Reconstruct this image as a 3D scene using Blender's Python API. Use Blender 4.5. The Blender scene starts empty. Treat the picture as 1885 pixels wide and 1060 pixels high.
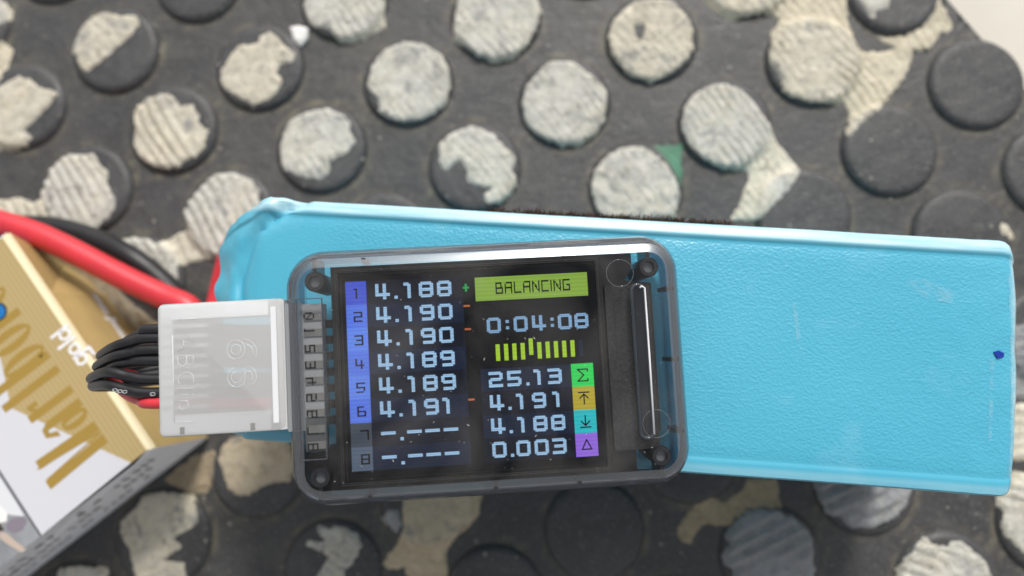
import bpy, bmesh, math, random
from mathutils import Vector, Matrix, Euler, noise
from mathutils.geometry import delaunay_2d_cdt
random.seed(7)
MM = 0.001
S = bpy.context.scene
COL = S.collection

# ------------------------------------------------------------------ camera
FPX, CX, CY, HCAM = 1300.0, 942.5, 530.0, 166.0        # photo pixels / millimetres
NADX, NADY = 1000.0, 680.0
_d = Vector(((NADX-CX)/FPX, (NADY-CY)/FPX, 1)).normalized()
_ex = (Vector((1, 0, 0)) - Vector((1, 0, 0)).dot(_d)*_d).normalized()
_ez = -_d
_ey = _ez.cross(_ex)
def cam2world(v): return Vector((v.dot(_ex), v.dot(_ey), v.dot(_ez)))
cam = bpy.data.objects.new('camera', bpy.data.cameras.new('camera')); COL.objects.link(cam)
_r, _u, _b = cam2world(Vector((1, 0, 0))), cam2world(Vector((0, -1, 0))), cam2world(Vector((0, 0, -1)))
cam.matrix_world = Matrix(((_r.x, _u.x, _b.x, 0), (_r.y, _u.y, _b.y, 0), (_r.z, _u.z, _b.z, HCAM*MM), (0, 0, 0, 1)))
cam.data.sensor_width = 36; cam.data.lens = FPX/1885*36
cam.data.clip_start = 0.005; cam.data.clip_end = 50
cam.data.dof.use_dof = True; cam.data.dof.focus_distance = 0.109; cam.data.dof.aperture_fstop = 9.8
S.camera = cam
def at(px, py, z=0.0):
    """point (mm) where the line of sight through photo pixel (px,py) meets height z"""
    w = cam2world(Vector(((px-CX)/FPX, (py-CY)/FPX, 1)))
    t = (z-HCAM)/w.z
    return Vector((w.x*t, w.y*t, z))

# ------------------------------------------------------------------ sky and sun (bright, hazy daylight)
SUN_AZ, SUN_EL = math.radians(14), math.radians(43)      # azimuth clockwise from +Y (top of the picture)
W = bpy.data.worlds.new("World"); S.world = W; W.use_nodes = True
nt = W.node_tree; nt.nodes.clear()
sky = nt.nodes.new('ShaderNodeTexSky'); sky.sky_type = 'NISHITA'; sky.sun_disc = False
sky.sun_elevation = SUN_EL; sky.sun_rotation = SUN_AZ; sky.dust_density = 3.0; sky.air_density = 1.0
hs = nt.nodes.new('ShaderNodeHueSaturation'); hs.inputs['Saturation'].default_value = 0.10
bg = nt.nodes.new('ShaderNodeBackground'); bg.inputs['Strength'].default_value = 0.084
wo = nt.nodes.new('ShaderNodeOutputWorld')
nt.links.new(sky.outputs[0], hs.inputs['Color']); nt.links.new(hs.outputs[0], bg.inputs[0]); nt.links.new(bg.outputs[0], wo.inputs[0])
sun = bpy.data.objects.new('sun', bpy.data.lights.new('sun', 'SUN')); COL.objects.link(sun)
sun.data.energy = 1.5; sun.data.angle = math.radians(10); sun.data.color = (1.0, 0.96, 0.9)
_sd = Vector((math.sin(SUN_AZ)*math.cos(SUN_EL), math.cos(SUN_AZ)*math.cos(SUN_EL), math.sin(SUN_EL)))
sun.rotation_euler = _sd.to_track_quat('Z', 'Y').to_euler()
S.view_settings.view_transform = 'Standard'; S.view_settings.look = 'None'
S.view_settings.exposure = 0.85; S.view_settings.gamma = 1
S.render.engine = 'CYCLES'
S.cycles.max_bounces = 12; S.cycles.transparent_max_bounces = 24; S.cycles.transmission_bounces = 8
S.cycles.caustics_refractive = True

# ------------------------------------------------------------------ materials
def srgb(r, g, b):
    f = lambda c: ((c/255+0.055)/1.055)**2.4 if c/255 > 0.04045 else c/255/12.92
    return (f(r), f(g), f(b), 1)
class NT:
    def __init__(s, name):
        s.m = bpy.data.materials.new(name); s.m.use_nodes = True
        s.t = s.m.node_tree; s.p = s.t.nodes['Principled BSDF']; s.out = s.t.nodes['Material Output']
        s.tc = None
    def n(s, typ, **kw):
        x = s.t.nodes.new(typ)
        for k, v in kw.items():
            if k in x.inputs: x.inputs[k].default_value = v
            else: setattr(x, k, v)
        return x
    def l(s, a, b): s.t.links.new(a, b)
    def obj(s):
        if s.tc is None: s.tc = s.n('ShaderNodeTexCoord')
        return s.tc.outputs['Object']
    def noise(s, scale, detail=4, rough=0.55, vec=None, dist=0.0):
        x = s.n('ShaderNodeTexNoise'); x.inputs['Scale'].default_value = scale; x.inputs['Detail'].default_value = detail
        x.inputs['Roughness'].default_value = rough; x.inputs['Distortion'].default_value = dist
        s.l(vec or s.obj(), x.inputs['Vector']); return x.outputs['Fac']
    def ramp(s, fac, stops):
        r = s.n('ShaderNodeValToRGB'); e = r.color_ramp.elements
        e[0].position, e[0].color = stops[0]; e[1].position, e[1].color = stops[-1]
        for p, c in stops[1:-1]:
            k = e.new(p); k.color = c
        s.l(fac, r.inputs[0]); return r.outputs[0]
    def mix(s, fac, a, b):
        x = s.n('ShaderNodeMix'); x.data_type = 'RGBA'
        for v, k in ((fac, 0), (a, 6), (b, 7)):
            if hasattr(v, 'links'): s.l(v, x.inputs[k])
            else: x.inputs[k].default_value = v
        return x.outputs[2]
    def math(s, op, a, b):
        x = s.n('ShaderNodeMath'); x.operation = op
        for v, k in ((a, 0), (b, 1)):
            if hasattr(v, 'links'): s.l(v, x.inputs[k])
            else: x.inputs[k].default_value = v
        return x.outputs[0]
    def bump(s, h, dist, strength=1.0):
        b = s.n('ShaderNodeBump'); b.inputs['Distance'].default_value = dist; b.inputs['Strength'].default_value = strength
        s.l(h, b.inputs['Height']); s.l(b.outputs[0], s.p.inputs['Normal']); return b
    def set(s, **kw):
        for k, v in kw.items():
            k = k.replace('_', ' ')
            if hasattr(v, 'links'): s.l(v, s.p.inputs[k])
            else: s.p.inputs[k].default_value = v
        return s
g = lambda v: (v, v, v, 1)
def plain(name, col, rough=0.5, spec=0.5, nscale=0, namp=0.2, **kw):
    m = NT(name); m.set(Roughness=rough, **{'Specular_IOR_Level': spec})
    if nscale:
        n = m.noise(nscale, 5); dark = tuple(c*(1-namp) for c in col[:3])+(1,); lite = tuple(min(1, c*(1+namp)) for c in col[:3])+(1,)
        m.set(Base_Color=m.ramp(n, [(0.3, dark), (0.7, lite)]))
    else: m.set(Base_Color=col)
    m.set(**kw); return m.m
def emit(name, col, k=1.0, stripes=True):
    """a lit patch of the display: emission with the faint line raster of the panel, under its smooth surface"""
    m = NT(name); m.set(Base_Color=(0.004, 0.004, 0.005, 1), Roughness=0.14, Emission_Strength=k, **{'Specular_IOR_Level': 0.05})
    if stripes:
        mp = m.n('ShaderNodeMapping'); m.l(m.obj(), mp.inputs[0])
        w = m.n('ShaderNodeTexWave'); w.bands_direction = 'Y'; w.inputs['Scale'].default_value = 520; w.inputs['Distortion'].default_value = 1.2
        w.inputs['Detail'].default_value = 1; w.inputs['Detail Scale'].default_value = 300
        m.l(mp.outputs[0], w.inputs['Vector'])
        nz = m.noise(90, 2)
        a = m.math('MULTIPLY_ADD', w.outputs['Fac'], 0.14); a.node.inputs[2].default_value = 0.80
        b = m.math('MULTIPLY_ADD', nz, 0.25); b.node.inputs[2].default_value = -0.12
        c = m.math('ADD', a, b)
        m.set(Emission_Color=m.mix(c, (0, 0, 0, 1), col))
    else: m.set(Emission_Color=col)
    return m.m

def mat_rubber(name, use_dirt):
    m = NT(name)
    n1, n2, n3 = m.noise(35, 6, .6), m.noise(220, 5, .6), m.noise(1400, 3, .6)
    base = m.ramp(n1, [(0.3, (0.038, 0.038, 0.040, 1)), (0.7, (0.062, 0.061, 0.062, 1))])
    base = m.mix(m.ramp(n2, [(0.48, g(0)), (0.74, g(.4))]), base, (0.088, 0.089, 0.091, 1))
    base = m.mix(m.ramp(n3, [(0.57, g(0)), (0.68, g(.75))]), base, (0.155, 0.153, 0.148, 1))
    if use_dirt:
        a = m.n('ShaderNodeAttribute'); a.attribute_name = 'dirt'
        k = m.math('MULTIPLY', a.outputs['Fac'], m.ramp(n2, [(0.36, g(.08)), (0.68, g(.9))]))
        base = m.mix(k, base, (0.20, 0.178, 0.118, 1))
    m.set(Base_Color=base, Roughness=m.ramp(n2, [(0.3, g(.34)), (0.7, g(.62))]), **{'Specular_IOR_Level': 0.45})
    h = m.math('ADD', m.math('MULTIPLY', n3, 0.5), n2)
    m.bump(h, 0.00045, 0.9); return m.m
M_RUBBER = mat_rubber('rubber_mat', True); M_STUD = mat_rubber('rubber_stud', False)

def mat_paint(name, cream, grey, brown, gk=0.5, bk=0.3):
    m = NT(name)
    gm = m.n('ShaderNodeNewGeometry').outputs['Position']
    n1, n2, n3, n4 = m.noise(105, 6, .7, gm, .5), m.noise(330, 6, .75, gm, 1.0), m.noise(1300, 4, .6, gm), m.noise(170, 6, .75, gm, .8)
    a = m.n('ShaderNodeAttribute'); a.attribute_name = 'top'
    c = m.mix(m.math('MULTIPLY', m.ramp(n1, [(0.36, g(gk*.35)), (0.56, g(gk))]), a.outputs['Fac']), cream, grey)
    c = m.mix(m.ramp(n2, [(0.50, g(0)), (0.72, g(bk))]), c, brown)
    c = m.mix(m.math('MULTIPLY', m.ramp(n4, [(0.54, g(0)), (0.66, g(.72))]), a.outputs['Fac']), c, (0.20, 0.21, 0.225, 1))
    c = m.mix(m.ramp(m.noise(520, 3, .6, gm), [(0.62, g(0)), (0.70, g(.6))]), c, (0.13, 0.12, 0.105, 1))
    c = m.mix(m.ramp(n3, [(0.60, g(0)), (0.72, g(.4))]), c, (0.10, 0.09, 0.08, 1))
    m.set(Base_Color=c, Roughness=0.75, **{'Specular_IOR_Level': 0.3})
    m.bump(m.math('ADD', m.math('MULTIPLY', n3, 0.4), n2), 0.0010, 1.0); return m.m
M_CREAM = mat_paint('cream_paint', (0.71, 0.645, 0.50, 1), (0.63, 0.595, 0.51, 1), (0.33, 0.27, 0.175, 1), .75, .55)
M_PALE = mat_paint('weathered_pale_paint', (0.72, 0.675, 0.555, 1), (0.60, 0.59, 0.545, 1), (0.30, 0.265, 0.19, 1), .9, .65)
M_GREY = mat_paint('thin_grey_paint', (0.36, 0.36, 0.36, 1), (0.29, 0.30, 0.32, 1), (0.48, 0.45, 0.37, 1), .8, .4)
M_TAN = mat_paint('dirty_tan_paint', (0.42, 0.34, 0.23, 1), (0.38, 0.34, 0.26, 1), (0.22, 0.15, 0.09, 1), .6, .6)
M_SAND = mat_paint('sandy_paint', (0.60, 0.50, 0.35, 1), (0.50, 0.44, 0.34, 1), (0.30, 0.21, 0.12, 1), .6, .5)
M_GREEN = plain('green_paint', (0.07, 0.19, 0.12, 1), .6, .4, 300, .25)

# ------------------------------------------------------------------ object helpers
def link(name, me, mat=None, parent=None):
    o = bpy.data.objects.new(name, me); COL.objects.link(o)
    if mat is not None and me is not None and len(me.materials) == 0:
        for x in (mat if isinstance(mat, (list, tuple)) else [mat]): me.materials.append(x)
    if parent: o.parent = parent
    return o
def meshobj(name, verts, faces, mat, parent=None, smooth=False, mi=None):
    me = bpy.data.meshes.new(name)
    me.from_pydata([Vector(v)*MM for v in verts], [], faces)
    o = link(name, me, mat, parent)
    if mi: me.polygons.foreach_set('material_index', mi)
    if smooth: me.polygons.foreach_set('use_smooth', [True]*len(me.polygons))
    me.update(); return o
def tag(o, label=None, cat=None, group=None, kind=None):
    for k, v in (('label', label), ('category', cat), ('group', group), ('kind', kind)):
        if v: o[k] = v
    return o
def fixn(o):
    bm = bmesh.new(); bm.from_mesh(o.data); bmesh.ops.recalc_face_normals(bm, faces=bm.faces); bm.to_mesh(o.data); bm.free(); return o
class MB:
    def __init__(s): s.v = []; s.f = []
    def box(s, x0, y0, z0, x1, y1, z1):
        b = len(s.v)
        s.v += [(x0,y0,z0),(x1,y0,z0),(x1,y1,z0),(x0,y1,z0),(x0,y0,z1),(x1,y0,z1),(x1,y1,z1),(x0,y1,z1)]
        s.f += [tuple(b+i for i in q) for q in ((3,2,1,0),(4,5,6,7),(0,1,5,4),(1,2,6,5),(2,3,7,6),(3,0,4,7))]
        return s
    def loft(s, loops, cap0=True, cap1=True, closed=True):
        b = len(s.v); n = len(loops[0])
        for L in loops: s.v += [tuple(p) for p in L]
        for i in range(len(loops)-1):
            for j in range(n if closed else n-1):
                a, c = b+i*n+j, b+i*n+(j+1) % n
                s.f.append((a, c, c+n, a+n))
        if cap0: s.f.append(tuple(b+j for j in reversed(range(n))))
        if cap1: s.f.append(tuple(b+(len(loops)-1)*n+j for j in range(n)))
        return s
    def tube(s, pts, r, n=12, cap=True):
        pts = [Vector(p) for p in pts]; loops = []; up = None
        for i, p in enumerate(pts):
            t = (pts[min(i+1, len(pts)-1)]-pts[max(i-1, 0)]).normalized()
            if up is None: up = t.orthogonal().normalized()
            up = (up - up.dot(t)*t).normalized(); sd = t.cross(up)
            rr = r[i] if isinstance(r, (list, tuple)) else r
            loops.append([p + rr*(math.cos(a)*up + math.sin(a)*sd) for a in [2*math.pi*k/n for k in range(n)]])
        return s.loft(loops, cap, cap)
    def poly(s, pts, z):
        b = len(s.v); s.v += [(p[0], p[1], z) for p in pts]; s.f.append(tuple(range(b, b+len(pts)))); return s
    def slab(s, pts, z0, z1):
        return s.loft([[(p[0], p[1], z0) for p in pts], [(p[0], p[1], z1) for p in pts]])
    def build(s, name, mat, parent=None, smooth=False): return meshobj(name, s.v, s.f, mat, parent, smooth)
def autosmooth(o, ang=35):
    me = o.data; me.polygons.foreach_set('use_smooth', [True]*len(me.polygons))
    me.set_sharp_from_angle(angle=math.radians(ang)); return o
def spline(P, k=8):
    P = [Vector(p) for p in P]; out = []
    for i in range(len(P)-1):
        a, b, c, d = P[max(i-1, 0)], P[i], P[i+1], P[min(i+2, len(P)-1)]
        for j in range(k):
            t = j/k
            out.append(0.5*((2*b)+(c-a)*t+(2*a-5*b+4*c-d)*t*t+(3*b-a-3*c+d)*t**3))
    out.append(P[-1]); return out
def rrect(hw, hh, r, n=8, cx=0, cy=0):
    pts = []
    for sx, sy, a0 in ((1, 1, 0), (-1, 1, 90), (-1, -1, 180), (1, -1, 270)):
        for k in range(n+1):
            a = math.radians(a0+90*k/n)
            pts.append((cx+sx*(hw-r)+r*math.cos(a), cy+sy*(hh-r)+r*math.sin(a)))
    return pts
def circ(cx, cy, r, n=24): return [(cx+r*math.cos(2*math.pi*k/n), cy+r*math.sin(2*math.pi*k/n)) for k in range(n)]

# ------------------------------------------------------------------ the rubber mat, its studs and the flaking paint
E1, E2, O0 = Vector((16.43, -22.2)), Vector((21.65, 16.2)), None
_k = {(0,0):(1635,278),(-1,0):(1494,116),(0,1):(1794,156),(1,1):(1933,317),(1,0):(1767,436),(0,-1):(1477,395),(-1,1):(1643,-15),(-1,-1):(1333,230),
 (-1,-2):(1170,348),(-2,-2):(1039,190),(-2,-1):(1199,74),(-2,-3):(874,309),(-3,-3):(752,154),(-3,-2):(913,36),(-3,-4):(593,275),(-4,-3):(635,0),
 (-4,-4):(480,126),(-4,-5):(321,240),(-5,-5):(215,94),(2,-3):(1417,1023),(2,-2):(1590,890),(3,-2):(1742,1072),(3,-1):(1927,962),(1,-4):(1094,974),
 (1,-5):(910,1096),(-1,-7):(303,989),(-1,-6):(476,861),(-4,-6):(165,350),(-2,0):(1372,-45)}
SEEN = {k: at(*v) for k, v in _k.items()}
import itertools
o0 = sum((Vector((p.x, p.y)) - k[0]*E1 - k[1]*E2 for k, p in SEEN.items()), Vector((0, 0)))/len(SEEN)
STUDS = {}
for m_, n_ in itertools.product(range(-12, 13), range(-14, 10)):
    q = SEEN[(m_, n_)].xy if (m_, n_) in SEEN else o0 + m_*E1 + n_*E2
    STUDS[(m_, n_)] = q
# the mat's cut edge runs diagonally past the top right corner
EA, EB = at(1745, 0).xy, at(1885, 162).xy
_en = (EB-EA).normalized(); EN = Vector((-_en.y, _en.x))
if EN.dot(Vector((1, 1))) < 0: EN = -EN
def beyond(p): return (p-EA).dot(EN)
RS, HS_ = 11.3, 1.6
def stud_profile(r):
    if r < 9.6: return HS_*(1.0-0.06*(r/9.6)**2)
    if r < RS: 
        t = (r-9.6)/(RS-9.6); return HS_*0.94*max(0, 1-t*t)**.75
    return 0.0
def near_stud(x, y):
    p = Vector((x, y)) - o0
    det = E1.x*E2.y-E2.x*E1.y
    a, b = (p.x*E2.y-E2.x*p.y)/det, (E1.x*p.y-p.x*E1.y)/det
    best = 1e9
    for i in (math.floor(a), math.floor(a)+1):
        for j in (math.floor(b), math.floor(b)+1):
            q = STUDS.get((i, j))
            if q: best = min(best, math.hypot(x-q.x, y-q.y))
    return best
def support(x, y): return stud_profile(near_stud(x, y))

# base sheet, clipped at its cut edge, with a dirt map gathered round the foot of each stud
xs = [-230+1.6*i for i in range(290)]; ys = [-130+1.6*i for i in range(180)]
V, Fc, dirt, idx = [], [], [], {}
for j, y in enumerate(ys):
    for i, x in enumerate(xs):
        p = Vector((x, y)); d_ = beyond(p)
        if d_ > 0:
            if d_ < 1.7: p = p - EN*d_
            else: continue
        idx[(i, j)] = len(V); V.append((p.x, p.y, 0.12*noise.noise(Vector((x*.05, y*.05, 3)))))
        r = near_stud(x, y)
        k = 1.0*math.exp(-((r-11.9)/.6)**2)*(0.25+1.3*max(0, noise.noise(Vector((x*.07, y*.07, 0)))+.25))
        k += 0.32*max(0, noise.noise(Vector((x*.035, y*.035, 9)))-.12)*(1 if r > 11 else .5)
        k += 0.15*max(0, min(1, (-x-30)/60))*max(0, noise.noise(Vector((x*.06, y*.06, 5)))+.3)
        dirt.append(min(1, k))
for j in range(len(ys)-1):
    for i in range(len(xs)-1):
        q = [idx.get(c) for c in ((i, j), (i+1, j), (i+1, j+1), (i, j+1))]
        if None not in q: Fc.append(tuple(q))
        elif q.count(None) == 1: Fc.append(tuple(c for c in q if c is not None))
nb = len(V)
mat_o = meshobj('rubber_mat', V, Fc, M_RUBBER, smooth=True)
at_ = mat_o.data.attributes.new('dirt', 'FLOAT', 'POINT'); at_.data.foreach_set('value', dirt)
tag(mat_o, 'black rubber mat with round raised studs under everything', kind='structure')
# edge skirt so the cut edge has thickness
eb = MB(); ed = Vector((_en.x, _en.y)); 
P0, P1 = EA-ed*200, EA+ed*200
eb.loft([[(p.x+EN.x*o_, p.y+EN.y*o_, z) for p in (P0, P1)] for o_, z in ((-0.35, 0.02), (0.0, -0.15), (0.05, -3.9))], False, False, False)
eb.build('cut_edge', M_STUD, mat_o, True)

prof = [(r, stud_profile(r)) for r in (0, 3, 6, 8.5, 9.7, 10.1, 10.5, 10.8, 11.0, 11.12, 11.2)]
sb = MB(); nseg = 56
loops = [[(r*math.cos(2*math.pi*k/nseg), r*math.sin(2*math.pi*k/nseg), z) for k in range(nseg)] for r, z in reversed(prof[1:])]
loops = [[(x*1.03, y*1.03, -0.4) for x, y, z in loops[0]]] + loops
sb.loft(loops, False, True)
stud_me = None
def inframe(q):
    w = Vector((q.x, q.y, 0)) - Vector((0, 0, HCAM)); v = w.x*_r + w.y*0*_r
    c_ = Vector((w.dot(_r), -w.dot(_u), -w.dot(_b))); 
    return Vector((CX+FPX*c_.x/c_.z, CY+FPX*c_.y/c_.z))
for key, q in STUDS.items():
    if beyond(q) > -1: continue
    s_ = inframe(q)
    if not (-190 < s_.x < 2060 and -190 < s_.y < 1250): continue
    if 560 < s_.x < 1800 and 470 < s_.y < 800: continue          # wholly beneath the battery pack
    if stud_me is None:
        o = sb.build('stud', M_STUD, mat_o, True); stud_me = o.data
    else: o = link('stud', stud_me, None, mat_o)
    o.location = (q.x*MM, q.y*MM, 0); o.rotation_euler.z = random.random()*6.28

def flake(pts, mat, thick=0.4, ridge=(0, 0, 2.2), hole=None, lump=0.12, on=1.0, label=None, jag=0.22):
    """chip of paint: traced outline on the mat, its own thickness, trowel ridges (angle deg, height mm, spacing mm)"""
    z0 = HS_*on
    P = [at(x, y, z0).xy for x, y in pts]
    def dens(P, jag):
        out = []
        for i, a in enumerate(P):
            b = P[(i+1) % len(P)]; n = max(1, int((b-a).length/0.55)); nrm = Vector((-(b-a).y, (b-a).x)).normalized()
            for k in range(n):
                p = a+(b-a)*(k/n)
                ph = p.dot(Vector((-math.sin(math.radians(ridge[0])), math.cos(math.radians(ridge[0])))))/ridge[2]*2*math.pi
                out.append(p + nrm*(jag*.8*max(0, noise.noise(Vector((p.x*.12, p.y*.12, 1)))*2+.3) if ridge[1] > .25 else 0)*math.sin(ph+noise.noise(Vector((p.x*.1, p.y*.1, 4)))*3)*abs(nrm.dot(Vector((math.cos(math.radians(ridge[0])), math.sin(math.radians(ridge[0]))))))
                           + nrm*jag*1.9*(noise.noise(Vector((p.x*.9, p.y*.9, 2)))+.6*noise.noise(Vector((p.x*2.6, p.y*2.6, 7)))))
        return out
    B = dens(P, jag); loopsB = [B]
    if hole: loopsB.append(dens([at(x, y, z0).xy for x, y in hole], jag))
    co, ed = [], []
    for L in loopsB:
        b = len(co); co += L; ed += [(b+i, b+(i+1) % len(L)) for i in range(len(L))]
    nbnd = len(co)
    x0, x1 = min(p.x for p in B), max(p.x for p in B); y0, y1 = min(p.y for p in B), max(p.y for p in B)
    st = 0.62
    def inside(p, L):
        c = False
        for i in range(len(L)):
            a, b = L[i], L[i-1]
            if (a.y > p.y) != (b.y > p.y) and p.x < (b.x-a.x)*(p.y-a.y)/(b.y-a.y)+a.x: c = not c
        return c
    bnd = [p for p in co]
    cell = {}
    for p in bnd: cell.setdefault((int(p.x//1), int(p.y//1)), []).append(p)
    def dmin(p):
        d = 9
        for i in (-1, 0, 1):
            for j in (-1, 0, 1):
                for q in cell.get((int(p.x//1)+i, int(p.y//1)+j), ()): d = min(d, (q-p).length)
        return d
    for j in range(int((y1-y0)/st)+1):
        for i in range(int((x1-x0)/st)+1):
            p = Vector((x0+(i+.5*(j % 2))*st+random.uniform(-.1, .1), y0+j*st+random.uniform(-.1, .1)))
            if inside(p, B) and not (hole and inside(p, loopsB[1])) and dmin(p) > 0.34: co.append(p)
    vs, es, fs, *_ = delaunay_2d_cdt(co, ed, [], 2 if hole else 1, 1e-5)
    ra = math.radians(ridge[0]); rd = Vector((-math.sin(ra), math.cos(ra)))
    out = []
    for v in vs:
        d = dmin(v); e = min(1, d/0.42); e = math.sqrt(max(0, 1-(1-e)**2))
        w = Vector((v.x, v.y, 0))
        ph = (v.dot(rd)+1.8*noise.noise(w*.06)+.12*noise.noise(w*.4))/ridge[2]*2*math.pi
        rz = 1.5*ridge[1]*(0.5+0.5*math.sin(ph))*min(1.3, max(0.12, .7+1.3*noise.noise(w*.10+Vector((9, 3, 1)))))
        lz = lump*1.4*(noise.noise(w*.35)+.7*noise.noise(w*.9)+.5*noise.noise(w*2.0))
        s0 = support(v.x, v.y)
        s0 = max(s0, 0.6*sum(support(v.x+dx, v.y+dy) for dx, dy in ((.8, 0), (-.8, 0), (0, .8), (0, -.8)))/4)
        out.append((v.x, v.y, s0 - 0.06 + e*(thick*.3+max(0, thick*.35+rz+lz))+.03))
    o = meshobj('paint_flake', out, [tuple(f) for f in fs], mat, mat_o, True)
    ta = o.data.attributes.new('top', 'FLOAT', 'POINT'); ta.data.foreach_set('value', [min(1, max(0, support(q[0], q[1])/HS_*1.4-.35)) for q in out])
    if label: o['label'] = label
    return o
R1 = (-57, .6, 2.3)
c, p_, gr, tn = M_CREAM, M_PALE, M_GREY, M_TAN
flake([(128,95),(150,45),(185,22),(225,28),(250,28),(257,45),(235,72),(190,110),(160,133),(148,125),(140,105)], c, .5, (-50,.15,2.5))
flake([(-60,190),(0,157),(34,140),(57,145),(75,162),(109,170),(90,195),(45,241),(58,253),(49,268),(23,274),(-60,275)], c, .5, (40,.1,3))
flake([(-40,-10),(0,-4),(18,18),(15,32),(0,45),(-40,60)], p_, .4)
flake([(-40,80),(0,72),(18,88),(15,95),(8,115),(2,150),(-40,160)], c, .4)
flake([(245,204),(264,185),(302,170),(321,177),(332,196),(355,192),(366,211),(366,226),(385,241),(377,260),(377,272),(358,290),(340,294),(332,307),(302,311),(279,305),(253,287),(245,264),(249,234)], c, .5, R1)
flake([(406,132),(423,102),(441,83),(473,80),(478,66),(495,57),(510,66),(521,81),(544,98),(538,115),(518,117),(510,134),(520,147),(510,170),(491,185),(468,194),(445,181),(415,166),(406,151)], c, .45, (-60,.12,1.6), lump=.2)
flake([(533,219),(567,204),(601,198),(631,211),(646,226),(644,241),(655,260),(642,279),(623,289),(605,298),(608,317),(589,332),(555,326),(521,313),(516,294),(516,272),(521,245)], p_, .45, (-55,.2,1.8), lump=.18)
flake([(676,151),(686,117),(706,91),(744,75),(782,81),(812,98),(825,125),(829,158),(821,189),(801,206),(778,217),(744,223),(714,217),(697,204),(697,185),(680,166)], p_, .5, (-52,.25,1.7), lump=.14)
flake([(808,264),(831,245),(872,230),(906,245),(933,272),(950,291),(944,313),(952,336),(940,358),(921,375),(895,372),(891,358),(906,347),(880,343),(857,332),(861,317),(848,294),(835,302),(820,313),(808,298)], p_, .5, (-52,.3,1.8))
flake([(838,22),(845,-15),(880,-40),(950,-42),(985,-20),(997,16),(989,44),(974,79),(944,107),(910,113),(880,102),(854,83),(835,72),(833,57)], p_, .5, (-52,.3,1.9))
flake([(557,11),(567,38),(582,49),(608,53),(616,72),(642,75),(665,70),(706,45),(708,0),(690,-45),(640,-75),(580,-50)], p_, .5, (-52,.32,1.8))
flake([(1120,63),(1130,36),(1158,8),(1186,-2),(1237,-3),(1269,36),(1277,55),(1273,67),(1279,91),(1257,115),(1233,135),(1201,150),(1162,139),(1138,115),(1126,99)], c, .5, (-50,.22,2), lump=.25, hole=[(1166,47),(1186,45),(1186,63),(1178,77),(1168,60)])
flake([(960,190),(968,158),(992,131),(1015,109),(1055,113),(1090,139),(1118,166),(1116,190),(1114,218),(1098,246),(1071,265),(1035,269),(992,250),(968,226)], p_, .5, (-52,.3,1.7), lump=.16)
flake([(1255,226),(1261,194),(1281,170),(1316,154),(1340,154),(1372,170),(1396,198),(1412,222),(1421,230),(1432,254),(1452,279),(1469,300),(1473,316),(1464,333),(1448,353),(1423,378),(1400,403),(1344,405),(1361,378),(1371,356),(1373,343),(1381,329),(1379,310),(1328,309),(1297,293),(1269,265),(1255,238)], p_, .5, (-56,.4,2.0))
flake([(1087,341),(1095,313),(1118,285),(1146,271),(1178,267),(1209,285),(1225,301),(1245,329),(1253,357),(1245,400),(1110,400),(1098,384)], p_, .45, (-52,.25,1.6), lump=.3)
flake([(1205,269),(1233,261),(1257,263),(1257,357),(1249,341),(1233,305),(1217,289)], M_GREEN, .2, lump=.02, on=.4, label='chip of green paint')
flake([(1290,-30),(1297,-2),(1321,24),(1349,35),(1372,31),(1406,24),(1425,25),(1435,33),(1432,45),(1421,55),(1420,70),(1414,104),(1419,121),(1434,143),(1440,168),(1453,179),(1472,182),(1489,189),(1557,189),(1567,208),(1565,221),(1552,256),(1550,267),(1560,256),(1582,230),(1617,204),(1647,169),(1669,139),(1684,104),(1682,91),(1712,91),(1734,61),(1760,50),(1743,15),(1728,-8),(1718,22),(1700,48),(1670,62),(1640,66),(1612,62),(1650,86),(1620,92),(1588,92),(1570,57),(1562,25),(1560,-30)], c, .5, (-52,.36,2.1), on=.6)
flake([(1573,-12),(1591,13),(1600,30),(1612,32),(1617,17),(1634,17),(1642,-12)], p_, .4)
flake([(79,347),(93,313),(105,299),(127,282),(150,285),(173,282),(184,302),(200,316),(198,338),(215,372),(204,395),(181,418),(161,432),(127,423),(91,409),(71,401),(0,400),(-60,395),(-60,370),(0,364),(28,361),(54,370),(71,361)], p_, .5, R1, on=.9)
flake([(209,440),(243,436),(272,438),(286,449),(306,438),(340,421),(338,389),(365,350),(396,319),(430,318),(462,330),(478,350),(480,400),(440,460),(400,475),(350,480),(325,492),(330,530),(290,560),(240,520)], p_, .5, R1, on=.8)
flake([(60,460),(120,470),(190,500),(250,560),(300,600),(280,660),(200,640),(120,560)], tn, .35, R1, on=.4)
flake([(217,962),(250,935),(262,911),(300,905),(350,912),(360,926),(364,962),(351,971),(321,992),(336,1006),(300,1030),(339,1036),(345,1075),(250,1075),(238,1012),(222,985)], c, .45, lump=.1)
flake([(300,885),(320,865),(357,837),(401,828),(395,879),(381,908),(354,908),(330,900)], tn, .35, on=.3)
flake([(401,846),(410,816),(440,800),(529,800),(545,860),(532,888),(505,888),(476,900),(461,911),(434,911),(419,897)], M_SAND, .45, lump=.08)
flake([(105,1075),(110,1045),(149,1039),(194,1045),(205,1075)], p_, .3, on=.5)
flake([(578,969),(591,965),(605,976),(614,967),(631,971),(658,982),(665,1000),(658,1025),(636,1052),(634,1075),(575,1075),(605,1025),(580,1011),(562,1003),(569,994),(587,998),(598,996)], p_, .5, (-40,.5,1.8), lump=.3)
flake([(698,960),(712,940),(732,938),(740,967),(730,985),(716,974)], gr, .3)
flake([(742,900),(800,880),(895,890),(886,918),(881,947),(863,971),(836,994),(823,1011),(821,1025),(828,1075),(754,1075),(743,1047),(712,1052),(705,1038),(712,1023),(732,998),(743,974)], M_SAND, .45, lump=.14, on=.4)
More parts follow.
